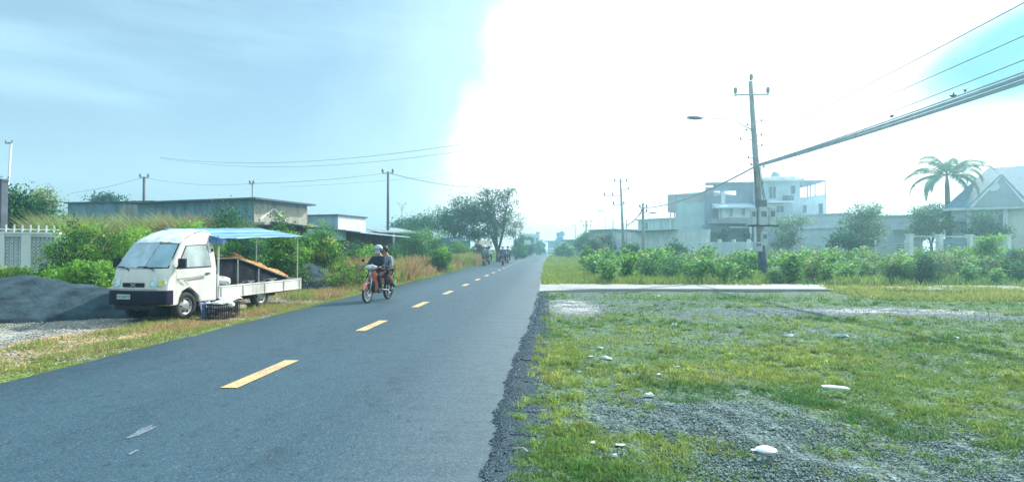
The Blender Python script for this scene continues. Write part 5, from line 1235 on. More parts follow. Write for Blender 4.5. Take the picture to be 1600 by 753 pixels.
# dark red sheet shed with lean-to roof
pa, pb = A(538, 31.5), A(612, 42); s1, L = building('sheet_shed', 'dark red sheet metal shed with long grey lean-to roof on the left', pa, pb, 'shed')
hs = H(358, 31.5)+.05; hs2 = H(361, 42)+.05
mb = MB(); mb.b2(0, L, 0, 3.5, 0, hs-.1); mb.build('wall', REDSH, s1)
mb = MB(); xx0, xx1 = -1.2, L+.6
mb.add([(xx0, -1.3, hs-.28), (xx1, -1.3, hs-.28), (xx1, 3.8, hs+.35), (xx0, 3.8, hs+.35), (xx0, -1.3, hs-.22), (xx1, -1.3, hs-.22), (xx1, 3.8, hs+.41), (xx0, 3.8, hs+.41)], [(0, 1, 2, 3), (7, 6, 5, 4), (0, 4, 5, 1), (1, 5, 6, 2), (2, 6, 7, 3), (3, 7, 4, 0)])
mb.build('roof', ROOFG, s1)
MB().b2(xx0, xx1, -1.34, -1.30, hs-.26, hs-.19).build('fascia', PALEBL, s1)
mb = MB()
for i in range(1, 9): mb.b2(i*L/9, i*L/9+.05, -.03, .0, 0, hs-.12)
mb.build('sheet_ribs', REDSH, s1)
MB().b2(L*.62, L*.8, -.045, -.032, 0, 2.1).build('door', mat('dark_door', (.02, .025, .035), .7), s1)
pa, pb = A(480, 30.0), A(540, 30.6); s2, L = building('blue_panel_wall', 'pale blue wall panel raised at the left end of the shed', pa, pb, 'wall'); MB().b2(0, L, 0, .15, H(374, 30), H(356.5, 30)).build('panel', PALEBL, s2)
for x in (.05, L-.15): MB().b2(x, x+.1, .16, .26, 0, H(357, 30)).build('post', DARKM, s2)
pa, pb = A(596, 44), A(650, 46); s3, L = building('teal_shed', 'low teal walled shack with pale tin roof beyond the red shed', pa, pb, 'shed'); hh_ = H(362, 45)+.05
MB().b2(0, L, 0, 4, 0, hh_).build('wall', wmat('teal_wall', (.10, .20, .22)), s3); MB().prism([(-.6, hh_-.15), (4.4, hh_+.45), (4.4, hh_+.5), (-.6, hh_-.09)], -.4, L+.4, plane='yz').build('roof', mat('pale_tin', (.28, .34, .35), .5, .3, var=.1), s3)
for x in (.8, 2.0): MB().b2(x, x+.12, -.5, -.38, 0, hh_-.16).build('post', WHITEW, s3)
# small roof left of the board, hut between the trees
pa, pb = A(668, 66), A(700, 66); s4, L = building('roadside_stall', 'low dark stall with ragged pale roof edge left of the blue board', pa, pb, 'stall'); hh_ = H(373, 66)+.05
MB().b2(.1, L-.1, .3, 3, 0, hh_-.1).build('wall', mat('dark_wall', (.03, .045, .08), .8), s4); MB().prism([(-.4, hh_-.12), (3.2, hh_+.3), (3.2, hh_+.36), (-.4, hh_-.05)], -.3, L+.3, plane='yz').build('roof', MATS['pale_tin'], s4)
pa, pb = A(744, 72), A(766, 72); s5, L = building('roadside_hut', 'small thatched hut under the trees left of the far riders', pa, pb, 'hut'); hh_ = H(384, 72)
MB().b2(.1, L-.1, .2, 2.6, 0, hh_).build('wall', MATS['dark_wall'], s5); MB().prism([(-.4, hh_-.15), (1.4, hh_+.75), (3.2, hh_-.15)], -.2, L+.2, plane='yz').build('roof', mat('thatch', (.28, .30, .25), .9, var=.3, vs=5, bump=.6), s5)
# blue board with lettering
pa, pb = A(689, 62), A(735, 62.8); bd, L = building('painted_board', 'blue painted roadside board with white lettering in front of the trees', pa, pb, 'sign')
z0, z1 = H(386.5, 62)+.05, H(371, 62)+.05
MB().b2(0, L, 0, .05, z0, z1).build('panel', mat('board_blue', (.03, .11, .26), .6, var=.25, vs=2), bd)
MB().b2(L*.52, L, -.006, -.002, z0, (z0+z1)/2).build('green_band', mat('board_green', (.10, .32, .18), .6, var=.2), bd)
for x in (.15, L-.2): MB().b2(x, x+.07, .055, .12, 0, z1).build('post', DARKM, bd)
LET = mat('lettering_white', (.62, .72, .78), .6)
text('SÀN MỚI', .47, bd, (L*.62, -.012, z0+.82), (R(90), 0, 0), LET, .003, sx=1.15)
text('BÁN 397 TỈ', .42, bd, (L*.36, -.016, z0+.27), (R(90), 0, 0), LET, .003, sx=.95)
# far buildings at the end of the road
pa, pb = A(822, 175), A(843, 175); f1, L = building('far_building', 'pale boxy building left of the road end', pa, pb); hh_ = H(365, 175)
MB().b2(0, L, 0, 10, 0, hh_).build('wall', WHITEW, f1); MB().b2(L-1.0, L, -.05, 2, hh_, H(362, 175)).build('stair_tower', GREYW, f1)
for i in range(3): window(f1, .5+i*1.3, 1.3+i*1.3, hh_-2.6, hh_-1.3, 0)
pa, pb = A(819, 95), A(829.5, 95); f2, L = building('roadside_sign', 'small white two line sign board beside the far left edge of the road', pa, pb, 'sign'); MB().b2(0, L, 0, .06, H(381.5, 95), H(374.5, 95)).build('panel', WHITEW, f2)
for x in (.1, L-.2): MB().b2(x, x+.08, .07, .14, 0, H(376, 95)).build('post', DARKM, f2)
text('XE', .4, f2, (L/2, -.01, H(378, 95)), (R(90), 0, 0), BLACKP, .003) if False else None
pa, pb = A(871, 190), A(880, 190); f3, L = building('hoarding', 'tall blue and teal hoarding tower above the far van', pa, pb, 'sign')
MB().b2(0, L, 0, .4, H(370, 190), H(363, 190)).build('top_panel', GREYW, f3); MB().b2(0, L, -.02, .42, H(378, 190), H(370, 190)).build('blue_panel', mat('sign_blue', (.04, .14, .55), .5, var=.15), f3); MB().b2(L*.35, L*.55, .05, .35, 0, H(376, 190)).build('post', GALV, f3)
pa, pb = A(880, 180), A(900, 176); f4, L = building('blue_awning_shop', 'low shop with blue front and pale roof right of the hoarding', pa, pb, 'shop'); MB().b2(0, L, 0, 6, 0, H(377, 178)).build('wall', WHITEW, f4); MB().b2(-.2, L+.2, -.8, 0-.01, H(382, 178), H(374, 178)).build('front_board', MATS['sign_blue'], f4)
pa, pb = A(856, 215), A(872, 210); f5, L = building('far_shop', 'pale flat roofed shop left of the hoarding', pa, pb, 'shop'); MB().b2(0, L, 0, 8, 0, H(378, 212)).build('wall', PALEBL, f5); MB().b2(-.5, L+.5, -1.5, 8.2, H(378, 212), H(376, 212)).build('roof', ROOFG, f5)
pa, pb = A(921, 84), A(960, 80); f6, L = building('grey_building', 'grey low building with dark doorway beyond the scrub on the right', pa, pb); hh_ = H(360, 82)+.05
MB().b2(0, L, 0, 7, 0, hh_).build('wall', wmat('grey_blue_wall', (.22, .30, .34)), f6); MB().b2(-.2, L+.2, -.2, 7.2, hh_, hh_+.15).build('roof', MATS['dark_edge'], f6); MB().b2(L*.62, L-.1, -.04, -.002, 0, 1.9).build('door', MATS['dark_door'], f6); MB().b2(L*.5, L+.1, -1.0, -.05, 2.05, 2.15).build('canopy', WHITEW, f6)
pa, pb = A(884, 130), A(922, 112); f7, L = building('grey_shops', 'row of low blue grey shops along the far right of the road', pa, pb); MB().b2(0, L, 0, 6, 0, H(376, 120)).build('wall', wmat('blue_grey_wall', (.26, .34, .42)), f7); MB().b2(-.2, L+.2, -1.2, 6.2, H(376, 120), H(374, 120)).build('roof', ROOFG, f7)

# right side: long white wall
pa, pb = A(958, 74), A(1108, 60); w1, L = building('boundary_wall', 'long white boundary wall beside the field on the right', pa, pb, 'wall'); hh_ = H(361, 62)+.05
MB().b2(0, L, 0, .2, 0, hh_).build('wall', WHITEW, w1); MB().b2(-.02, L+.02, -.05, .25, hh_, hh_+.12).build('coping', WHITEW, w1)
for i in range(6):
    x = i*(L-.3)/5; MB().b2(x, x+.3, -.08, -.002, 0, hh_-.01).build('pillar', WHITEW, w1)
MB().b2(L*.28, L*.70, -.9, .5, hh_+.13, hh_+.24).build('lean_to_roof', mat('dark_teal_roof', (.03, .09, .12), .6), w1)
pa, pb = A(997, 76), A(1047, 72); w2, L = building('annex', 'small flat roofed pale turquoise annex behind the white wall', pa, pb); MB().b2(0, L, 0, 5, 0, H(343, 74)).build('wall', wmat('turquoise_wall', (.42, .60, .60)), w2); MB().b2(-.2, L+.2, -.2, 5.2, H(343, 74), H(341, 74)).build('roof', PALEBL, w2); window(w2, 1.0, 1.7, H(357, 74), H(347, 74), 0)
pa, pb = A(1045, 68), A(1112, 64); h1, L = building('two_storey_house', 'pale two storey house with balcony between the annex and the villa', pa, pb, 'house')
ht_ = H(304, 66)+.05; bx0 = L*.17
MB().b2(bx0, L, 0, 8, 0, ht_).build('wall', wmat('pale_mint_wall', (.52, .66, .66), (.4, .5, .5), .3), h1)
MB().b2(0-.1, L+.05, -.15, 8.1, ht_, ht_+.18).build('roof_slab', CREAM, h1); MB().b2(-.1, bx0+.1, -.1, 7.5, ht_-2.0, ht_-.02).build('balcony_fascia', wmat('pinkish_wall', (.55, .48, .52), (.4, .4, .4), .3), h1); MB().b2(-.05, bx0, 0, 7, 0, ht_-5.0).build('side_wall', WHITEW, h1)
for x in (.1, .65): MB().tube([(x, .3, ht_-5), (x, .3, ht_-2)], .08, 8).build('column', WHITEW, h1)
MB().b2(L*.35, L*.98, -.02, -.002, ht_-.95, ht_-.15).build('plaster_band', MATS['pinkish_wall'], h1)

# the villa
pa, pb = A(1108, 62), A(1296, 60); v, L = building('villa', 'large grey three storey villa with open roof terrace behind the leaning pole', pa, pb, 'house')
def X_(u): return (u-1108)/(1296-1108)*L
def Z_(vv): return H(vv, 61)+.05
VG = wmat('villa_grey', (.30, .34, .42), (.18, .2, .25), .3); VW = wmat('villa_white', (.74, .78, .80), (.4, .42, .44), .25); VB = wmat('villa_blue', (.58, .68, .74), (.3, .35, .4), .3)
Dv = 9
MB().b2(X_(1186), X_(1252), 0, Dv, 0, Z_(281)).build('central_block', VB, v)
MB().b2(X_(1252)+.01, X_(1295), .5, Dv, 0, Z_(309)).build('right_wing', VB, v)
MB().b2(X_(1108), X_(1186)-.01, 1.8, Dv, 0, Z_(313)).build('left_wing', VG, v)
# left top terrace frame with two openings
mb = MB(); z0_, z1_ = Z_(313), Z_(284)
mb.b2(X_(1108), X_(1121), 1.8, 2.1, z0_, z1_-.3).b2(X_(1133), X_(1139.5), 1.8, 2.1, z0_, z1_).b2(X_(1159), X_(1186)-.01, 1.8, 2.1, z0_, z1_)
mb.b2(X_(1121), X_(1159), 1.801, 2.099, Z_(302.5), Z_(302.5)+.0+.01).b2(X_(1121), X_(1133), 1.801, 2.099, Z_(294.5), z1_-.001).b2(X_(1139.5), X_(1159), 1.801, 2.099, Z_(294.5), z1_-.001)
mb.b2(X_(1121), X_(1133), 1.801, 2.099, z0_, Z_(303)).b2(X_(1139.5), X_(1159), 1.801, 2.099, z0_, Z_(303)); mb.build('terrace_screen', VG, v)
MB().b2(X_(1109), X_(1186)-.01, 1.7, 2.6, z1_, z1_+.25).build('terrace_beam', VG, v)
MB().b2(X_(1133), X_(1139.5), 1.55, 1.79, Z_(316), Z_(296)).build('column', VW, v)
# first-floor box on the left
MB().b2(X_(1131), X_(1176), .2, 1.79, Z_(340), Z_(322)).build('bay', VW, v)
MB().prism([(-.3, Z_(323)), (1.79, Z_(315)), (1.79, Z_(323)-.05), (-.3, Z_(323)-.15)], X_(1118), X_(1182), plane='yz').build('bay_roof', VB, v)
for u0 in (1142, 1162): window(v, X_(u0), X_(u0+4), Z_(336), Z_(325), .2, bars=0)
for u0 in (1126, 1130): MB().tube([(X_(u0), .3, Z_(341)), (X_(u0), .3, Z_(324))], .07, 8).build('column', VW, v)
MB().b2(X_(1110), X_(1175), -.6, 1.79, Z_(349), Z_(341)).build('balcony', wmat('villa_slab', (.36, .38, .40)), v)
MB().b2(X_(1100), X_(1140), .6, 1.79, Z_(362), Z_(350)).build('lower_wall', VG, v)
MB().b2(X_(1140), X_(1172), -.2, .0, Z_(356), Z_(353.5)).build('porch_beam', VW, v)
for u0 in (1169, 1176, 1187): MB().tube([(X_(u0), -1.4, 0), (X_(u0), -1.4, Z_(352))], .13, 10).build('column', VW, v)
MB().b2(X_(1166), X_(1195), -1.7, -.01, Z_(352), Z_(350)).build('porch_roof', VW, v)
# centre
MB().b2(X_(1184), X_(1254), -.9, .05, Z_(284), Z_(281)+.01).b2(X_(1200), X_(1248), .6, 4, Z_(281)+.02, Z_(275)).build('roof_slab', VW, v)
MB().ell((X_(1224), 2.2, Z_(272)), (.5, .5, .62), 14, 10).build('water_tank', GALV, v, smooth=True)
MB().b2(X_(1200), X_(1240), -.9, -.003, Z_(318), Z_(315)).build('balcony', VW, v)
mb = MB()
for i in range(24):
    x = lerp(X_(1221), X_(1238), i/23); mb.b2(x-.012, x+.012, -.88, -.85, Z_(315), Z_(308))
mb.b2(X_(1221), X_(1238), -.89, -.84, Z_(308), Z_(307.4)); mb.build('railing', DARKM, v)
window(v, X_(1204), X_(1214), Z_(310), Z_(292), 0); window(v, X_(1238), X_(1244), Z_(303), Z_(291), 0, bars=0)
window(v, X_(1203), X_(1226), Z_(332), Z_(323), 0, bars=3)
MB().b2(X_(1200), X_(1228), -.5, -.003, Z_(322), Z_(320.5)).build('window_canopy', VW, v)
window(v, X_(1250)+.6, X_(1264), Z_(333), Z_(321), .5); window(v, X_(1283), X_(1289), Z_(334), Z_(319), .5, bars=0)
# right terrace pergola
MB().prism([(X_(1250), Z_(282)), (X_(1294), Z_(282.5)), (X_(1294), Z_(284)), (X_(1262), Z_(290)), (X_(1250), Z_(290))], .4, 5.0).build('terrace_roof', VG, v)
for (u0, y) in ((1266, .55), (1278, .55), (1293.5, .55), (1293.5, 4.8)): MB().tube([(X_(u0), y, Z_(309)), (X_(u0), y, Z_(284))], .06, 6).build('column', VG, v)
MB().prism([(X_(1252)+.02, Z_(309)), (X_(1295), Z_(309)), (X_(1295), Z_(304)), (X_(1262), Z_(308))], .5, .62).build('parapet', VB, v)
# gate wall in front of villa
pa, pb = A(1100, 54), A(1196, 51); w3, L3 = building('garden_wall', 'low pale garden wall with pillars in front of the villa', pa, pb, 'wall'); hh_ = H(378, 53)+.05
MB().b2(0, L3, 0, .15, 0, hh_).build('wall', wmat('garden_wall', (.60, .70, .74), (.4, .5, .5), .4), w3)
for i in range(5):
    x = i*(L3-.3)/4; MB().b2(x, x+.3, -.08, .23, 0, hh_+.25).build('pillar', WHITEW, w3)
# low long house right of the villa
pa, pb = A(1222, 57), A(1322, 52); v2, L4 = building('low_house', 'long low pale blue house at the right foot of the villa', pa, pb, 'house'); hh_ = H(337, 55)+.05
MB().b2(0, L4, 0, 7, 0, hh_).build('wall', wmat('low_house_wall', (.58, .66, .72), (.42, .5, .6), .3), v2); MB().b2(-.1, L4+.15, -.18, 7.1, hh_-1.35, hh_-1.22).build('ledge', VB, v2); MB().b2(-.1, L4+.1, -.1, 7.1, hh_, hh_+.1).build('roof', VB, v2)
window(v2, L4*.70, L4*.83, 1.2, 2.1, 0, bars=2, m=MATS['dark_door']); MB().b2(L4*.88, L4*.95, -.04, -.002, .1, 2.3).build('door', WHITEW, v2)
# plain house further right
pa, pb = A(1362, 52), A(1442, 50); v3, L5 = building('plain_house', 'plain pale lilac house between the bushy tree and the palm', pa, pb, 'house'); hh_ = H(338, 51)+.05
MB().b2(-2.5, L5, 0, 7, 0, hh_).build('wall', wmat('lilac_wall', (.60, .63, .70), (.45, .5, .56), .3), v3); MB().b2(-2.7, L5+.2, -.3, 7.2, hh_, hh_+.12).build('roof', VB, v3); MB().b2(L5*.42, L5*.95, -.9, -.002, hh_-1.3, hh_-1.2).build('canopy', VB, v3); window(v3, L5*.5, L5*.8, 1.3, 2.1, 0, bars=2)
# gabled house at the right edge
pa, pb = A(1482, 45), A(1660, 41); gh, L6 = building('gabled_house', 'gabled house with blue tiled roof and round gable window at the right edge', pa, pb, 'house')
def X6(u): return (u-1482)/(1660-1482)*L6
def Z6(vv, zc=43): return H(vv, zc)+.05
TILE = mat('blue_roof_tiles', (.10, .22, .30), .6, var=.15, vs=6, bump=.8, bs=9); eav = Z6(322)
MB().b2(.35, L6, .8, 9, 0, eav).build('wall', CREAM, gh)
rg = Z6(250)
mb = MB(); mb.add([(-.3, .2, eav), (L6+.5, .2, eav), (L6+.5, 5, rg), (X6(1560), 5, rg), (-.3, 9.5, eav), (L6+.5, 9.5, eav)], [(0, 1, 2, 3), (0, 3, 4), (4, 3, 2, 5)])
o = mb.build('roof', TILE, gh); o.modifiers.new('s', 'SOLIDIFY').thickness = .14
MB().b2(-.35, L6+.5, .05, .2, eav-.22, eav-.02).build('fascia', WHITEW, gh)
# front gable with medallion
mb = MB(); gx0, gxm, gx1 = X6(1524), X6(1570), X6(1602)
mb.add([(gx0, .0, eav+.0), (gx1+.2, .0, eav+.0), (gxm, .0, Z6(276)), (gx0, 3, eav), (gx1+.2, 3, eav), (gxm, 3.4, Z6(276))], [(0, 1, 2), (0, 3, 5, 2), (1, 2, 5, 4), (3, 4, 5)]); gb = mb.build('gable', wmat('gable_plaster', (.42, .50, .54), (.3, .36, .4), .3), gh)
mb = MB().lathe([(.0, -.05), (.36, -.05), (.36, .0)], 'y', (gxm-.45, -.0, Z6(291)), 24); mb.build('round_window', WHITEW, gb)
mb = MB()
for sg in (1, -1):
    a = Vector((gxm, -.04, Z6(273))); b = Vector((gx1+.5 if sg > 0 else gx0-.4, -.04, eav-.05)); d_ = b-a; mb.box((a+b)/2, (d_.length, .12, .14), Matrix.Rotation(-math.atan2(d_.z, d_.x), 3, 'Y'))
mb.build('bargeboard', wmat('gable_trim', (.34, .43, .48)), gb)
window(gh, X6(1568), X6(1576), Z6(356), Z6(334), .8, bars=0); window(gh, X6(1497), X6(1516), Z6(362), Z6(340), .8, bars=2); window(gh, X6(1579), X6(1583), Z6(331), Z6(325), .8, bars=0)
for u0 in (1514, 1573): MB().b2(X6(u0), X6(u0)+.3, .45, .75, 0, eav-.03).build('column', WHITEW, gh)
MB().b2(X6(1490), X6(1512), -.8, .79, Z6(345), Z6(343)).build('canopy', mat('green_awning', (.16, .35, .33), .7), gh)
# fence with white pillars
pa, pb = A(1420, 34), A(1582, 36); fc, L7 = building('pillar_fence', 'white pillared fence with horizontal bars in front of the gabled house', pa, pb, 'fence'); hh_ = H(368, 35)+.05
MB().b2(0, L7, .05, .17, 0, .9).build('low_wall', wmat('fence_wall', (.24, .34, .42)), fc)
for u0 in (1421, 1466, 1513, 1574): x = (u0-1420)/162*L7; MB().b2(x, x+.30, -.02, .26, 0, hh_).b2(x-.04, x+.34, -.06, .30, hh_, hh_+.08).build('pillar', WHITEW, fc)
MB().b2(0, L7, .07, .12, hh_-.10, hh_-.04).build('rail', WHITEW, fc)
for k_ in range(5): MB().b2(0, L7, .10, .13, 1.0+k_*.24, 1.03+k_*.24).build('rail', GALV, fc)
MB().b2((1468-1420)/162*L7+.3, (1512-1420)/162*L7, .14, .16, .92, hh_-.2).build('sheet_panel', wmat('blue_sheet', (.20, .32, .42)), fc)
pa, pb = A(1368, 40), A(1416, 40); fc2, L8 = building('louvre_gate', 'slatted pale metal gate left of the first white pillar', pa, pb, 'gate')
for k_ in range(9): MB().b2(0, L8, 0, .03, .5+k_*.18, .57+k_*.18).build('slat', GALV, fc2)
for x in (0, L8-.08): MB().b2(x, x+.08, .035, .10, 0, 2.25).build('post', WHITEW, fc2)

# ------------------------------------------------------------------ poles
def insul(mb, c_, s=1.0): mb.lathe([(0, 0), (.03*s, 0), (.065*s, .05*s), (.04*s, .08*s), (.07*s, .11*s), (.045*s, .15*s), (.05*s, .19*s), (0, .2*s)], 'z', c_, 10)
def pole(u, zc, vtop, label, r0=.15, r1=.10, lean=(0, 0), cross=(), m=CONC, name='utility_pole', lamp=None, group=None, sc_=1.0):
    c_ = A(u, zc); h = H(vtop, zc)+.1; r = empty(name, (c_.x, c_.y, -.1), 0, label, 'pole' if name == 'utility_pole' else 'street lamp', group)
    top_ = Vector((lean[0], lean[1], h)); MB().tube([(0, 0, 0), top_*.5, top_], [r0, (r0+r1)/2, r1], 14).build('shaft', m, r, smooth=True)
    for (v_, w_, off_) in cross:
        z = H(v_, zc)+.1; q = top_*(z/h)
        MB().box((q.x+off_, q.y-.12, z), (w_, .07, .08)).build('crossarm', GALV, r)
        for sx in (-.48, .48) if w_ < 1.5 else (-.48, 0, .48):
            mb = MB(); insul(mb, (q.x+off_+sx*w_, q.y-.12, z+.045), 1.2*sc_); mb.build('insulator', PORC, r, smooth=True)
    if lamp:
        (du, dv, ln) = lamp; z = H(dv, zc)+.1; q = top_*(z/h); d_ = (du-u)/FL*zc
        MB().tube([(q.x, q.y, z-.45), (q.x+d_*.45, q.y-.2, z-.04), (q.x+d_*.95, q.y-.3, z)], .018 if ln < .7 else .022, 6).build('lamp_arm', GALV, r)
        MB().ell((q.x+d_, q.y-.3, z), (ln/2, .15, .085), 14, 8, Matrix.Rotation(R(6), 3, 'Y')).build('lamp_head', mat('lamp_grey', (.22, .26, .30), .5, .3), r, smooth=True)
    return r, c_, h
# main pole on the right
mp_r, mp_c, mp_h = pole(1193, 28, 126, 'tall leaning concrete pole with meter boxes standing in the crop field', .20, .11, lean=(-17/FL*28*1.06, 0))
def onp(v_): z = H(v_, 28)+.1; t = z/mp_h; return Vector((-17/FL*28*1.06*t, 0, z))
MB().box(onp(148)+Vector((-.05, -.14, 0)), (1.75, .07, .07)).build('crossarm', GALV, mp_r)
for du in (-.85, .78, .04):
    b_ = onp(147 if abs(du) > .1 else 125); mb = MB(); insul(mb, b_+Vector((du, -.14 if abs(du) > .1 else 0, .03)), 1.6); mb.build('insulator', PORC, mp_r, smooth=True)
for i, (v_, sx) in enumerate(((190, .32), (196, -.30), (204, -.36), (212, .28), (218, -.62), (228, .26), (247, -.34), (258, -.25), (262, .28))):
    b_ = onp(v_); mb = MB(); mb.tube([b_, b_+Vector((sx*1.2, -.12, .02))], .022, 6); mb.build('bracket', GALV, mp_r); mb = MB(); insul(mb, b_+Vector((sx*1.2, -.12, -.03)), .7); mb.build('insulator', PORC, mp_r, smooth=True)
b_ = onp(188); MB().tube([b_-Vector((0, 0, .5)), b_+Vector((-1.2, -.3, .02)), b_+Vector((-2.75, -.6, .03))], [.03, .022, .018], 8).build('lamp_arm', mat('lamp_arm_pale', (.5, .54, .57), .4, .3), mp_r, smooth=True)
MB().ell(b_+Vector((-3.15, -.68, .03)), (.42, .16, .10), 16, 8, Matrix.Rotation(R(3), 3, 'Y')).build('lamp_head', mat('lamp_grey', (.22, .26, .30), .5, .3), mp_r, smooth=True)
BOX = mat('meter_box', (.50, .56, .58), .5, dirt=(.3, .3, .28), dirt_amt=.4); 
for (v0_, v1_, sx, w_, m_) in ((325, 351, -.42, .26, BOX), (324, 352, .08, .44, BOX), (324, 352, .52, .34, BOX), (313, 324, .1, .34, mat('dark_box', (.14, .18, .2), .5)), (362, 384, .05, .3, BOX), (378, 393, -.30, .42, BOX)):
    b0_, b1_ = onp(v0_), onp(v1_); MB().box(((b0_.x+b1_.x)/2+sx, -.28, (b0_.z+b1_.z)/2), (w_, .2, b0_.z-b1_.z)).build('meter_box', m_, mp_r, bevel=.015)
    MB().box(((b0_.x+b1_.x)/2+sx, -.388, (b0_.z+b1_.z)/2+.1), (w_*.6, .012, (b0_.z-b1_.z)*.3)).build('box_window', GLASS, mp_r)
b_ = onp(353); MB().box(b_+Vector((.05, -.28, 0)), (1.5, .1, .1)).build('box_bracket', DARKM, mp_r)
bz = onp(376); MB().tube([(0, 0, .05), bz*.5, bz], [.222, .21, .197], 14).build('dark_base', mat('dark_blue_band', (.05, .09, .14), .8, var=.3), mp_r, smooth=True)  # darker sleeve around the lower part of the shaft
mb = MB()
for s in (.1, .15, -.12): mb.tube([onp(262)+Vector((s, -.14, 0)), onp(300)+Vector((s*1.4, -.2, 0)), onp(326)+Vector((s*2, -.26, 0))], .018, 6)
mb.build('service_cable', WIREM, mp_r)
# other poles on the right
pole(975, 71, 283, 'tall concrete pole with long side crossarm beyond the field', .20, .12, lean=(-5/FL*71, 0), cross=((284, 1.6, 0), (297, 1.0, .45), (306, 2.3, -1.1), (320, 1.4, -.4)), sc_=1.6)
pole(1005, 55, 317, 'shorter concrete pole in front of the long white wall', .17, .12, cross=((325, .7, 0), (332, .5, .1)), lamp=(1020, 333, .75), sc_=1.3)
pole(958, 66, 343, 'thin bare pole between the scrub and the tall crossarm pole', .10, .06)
pole(979, 62, 343, 'thin post with a small box above the white wall', .07, .05)
pole(916, 125, 344, 'far utility pole with crossarm above the roadside bushes', .25, .16, cross=((347, 2.4, 0), (354, 1.6, .2)), sc_=2)
pole(899, 150, 352, 'very far street lamp pole beyond the bushes', .14, .10, lamp=(897, 352, 1.4), name='street_lamp')
pole(946, 95, 330, 'far street lamp on a thin mast right of the far utility pole', .09, .06, lamp=(939, 330, 1.3), m=mat('pale_mast', (.62, .66, .68), .5), name='street_lamp')
pole(984, 56, 378, 'short white post in the shrub before the white wall, left one', .06, .05, m=WHITEW); pole(992, 56, 380, 'short white post in the shrub before the white wall, right one', .06, .05, m=WHITEW)
# left poles
pole(606, 46, 268, 'slim utility pole with small crossarm behind the sheet shed', .14, .09, cross=((271, .9, 0),), sc_=1.4, m=mat('dark_pole', (.09, .09, .10), .8, var=.2))
pole(224, 44, 276, 'dark utility pole behind the low grey building', .13, .09, cross=((278, .7, .1),), m=MATS['dark_pole'], sc_=1.2)
pole(394, 36, 285, 'thin pole standing at the corner of the long grey building', .07, .05, cross=((288, .25, 0),), sc_=.9)
pole(3, 30, 222, 'thin pale pole leaning right at the left edge of the picture', .075, .045, lean=(.45, 0), cross=((224, .4, 0),), sc_=.5, m=mat('pale_mast', (.62, .66, .68), .5))
# far double lamp
c_ = A(628, 85); r = empty('street_lamp', (c_.x, c_.y, -.1), 0, 'far double armed street lamp above the distant trees', 'street lamp'); hz_ = H(317, 85)
MB().tube([(0, 0, 0), (0, 0, hz_)], [.12, .07], 8).build('mast', MATS['pale_mast'], r)
for sg in (1, -1): MB().tube([(0, 0, hz_-1.2), (sg*.3, 0, hz_-.5), (sg*.5, 0, hz_)], .05, 6).ell((sg*.62, 0, hz_+.05), (.28, .12, .08), 10, 6).build('lamp_arm', MATS['pale_mast'], r)
c_ = A(498, 60); r = empty('antenna', (c_.x, c_.y, 0), 0, 'small television aerial above the pale blue block', 'aerial'); h0_, h1_ = H(344, 60), H(331, 60)
mb = MB().tube([(0, 0, 0), (0, 0, h1_)], .02, 5)
for k_ in range(4): mb.tube([(-.28+.04*k_, 0, h0_+.2+k_*.18), (.28-.04*k_, 0, h0_+.2+k_*.18)], .012, 4)
mb.build('mast', GALV, r)

# ------------------------------------------------------------------ wires
def wire(pts, rad, label, name='overhead_wire', m=WIREM, sag=0, parent=None, n=24, tagit=True):
    a, b = pts; P_ = []
    for i in range(n+1):
        t = i/n; p = a.lerp(b, t); p.z -= sag*4*t*(1-t); P_.append(p)
    o = MB().tube(P_, rad, 6).build(name, m, parent, smooth=True)
    return tag(o, label, 'wire') if tagit else o
att = mp_c+onp(262)
near_at = Vector((11.6, -14, 6.3))
bun = empty('cable_bundle', (0, 0, 0), 0, 'thick sagging bundle of black cables running from the leaning pole to the upper right', 'cables')
rs = random.Random(9)
CAB = mat('cable_glare', (.36, .43, .47), .6)  # sky glare put into the colour, paler than the bare cables
for k_ in range(10):
    oz = (k_-4.5)*.040; ox = rs.uniform(-.06, .06)
    wire((Vector((att.x, att.y, att.z+oz*.35)), Vector((near_at.x+ox, near_at.y, near_at.z+oz*1.25))), .020+.006*rs.random(), None, 'cable', CAB, .55+rs.uniform(-.05, .05), bun, 40, False)
p2_ = P(1005, 325, 55); wire((att, p2_), .045, 'cable bundle sagging from the leaning pole left to the shorter pole', 'cable_bundle', CAB, .5)
p3_ = P(975, 350, 71); wire((p2_, p3_), .05, 'cable drooping left from the shorter pole toward the road', 'overhead_cable', CAB, .6)
wire((p2_+Vector((0, 0, -.3)), P(960, 362, 76)), .035, 'lower cable drooping from the shorter pole behind the tall pole', 'overhead_cable', CAB, .4)
wire((mp_c+onp(225), Vector((11.9, -12, 8.6))), .013, 'topmost single wire above the cable bundle at the upper right', sag=.35, n=40)
wire((mp_c+onp(240), Vector((12.4, -12, 7.6))), .010, 'middle single wire above the cable bundle at the upper right', sag=.35, n=40)
wire((mp_c+onp(255), Vector((11.7, -12, 7.0))), .010, 'thin wire running just above the cable bundle', sag=.5, n=40)
t606, t394, t224 = P(606, 270, 46), P(394, 287, 36), P(224, 277, 44)
wire((t394, t606), .014, 'thin wire between the shed pole and the thin pole of the grey building', sag=.15)
wire((t224, t394), .008, 'thin wire between the two poles over the grey building', sag=.3)
wire((P(110, 302, 46), t224), .010, 'thin wire falling left from the dark pole', sag=.15)
wire((t606, P(758, 293, 66)), .028, 'wire running from the shed pole into the lacy tree top', sag=.35)
wire((P(440, 292, 44), P(760, 266, 50)), .008, 'faint wire crossing the sky behind the shed pole', sag=.2)
wire((mp_c+onp(147)+Vector((-.85, -.14, .2)), P(250, 246, 60)), .014, 'upper one of two faint wires crossing the road to the left', sag=1.9, n=50)
wire((mp_c+onp(151)+Vector((-.6, -.14, 0)), P(250, 247, 60.5)), .012, 'lower one of two faint wires crossing the road to the left', sag=2.15, n=50)
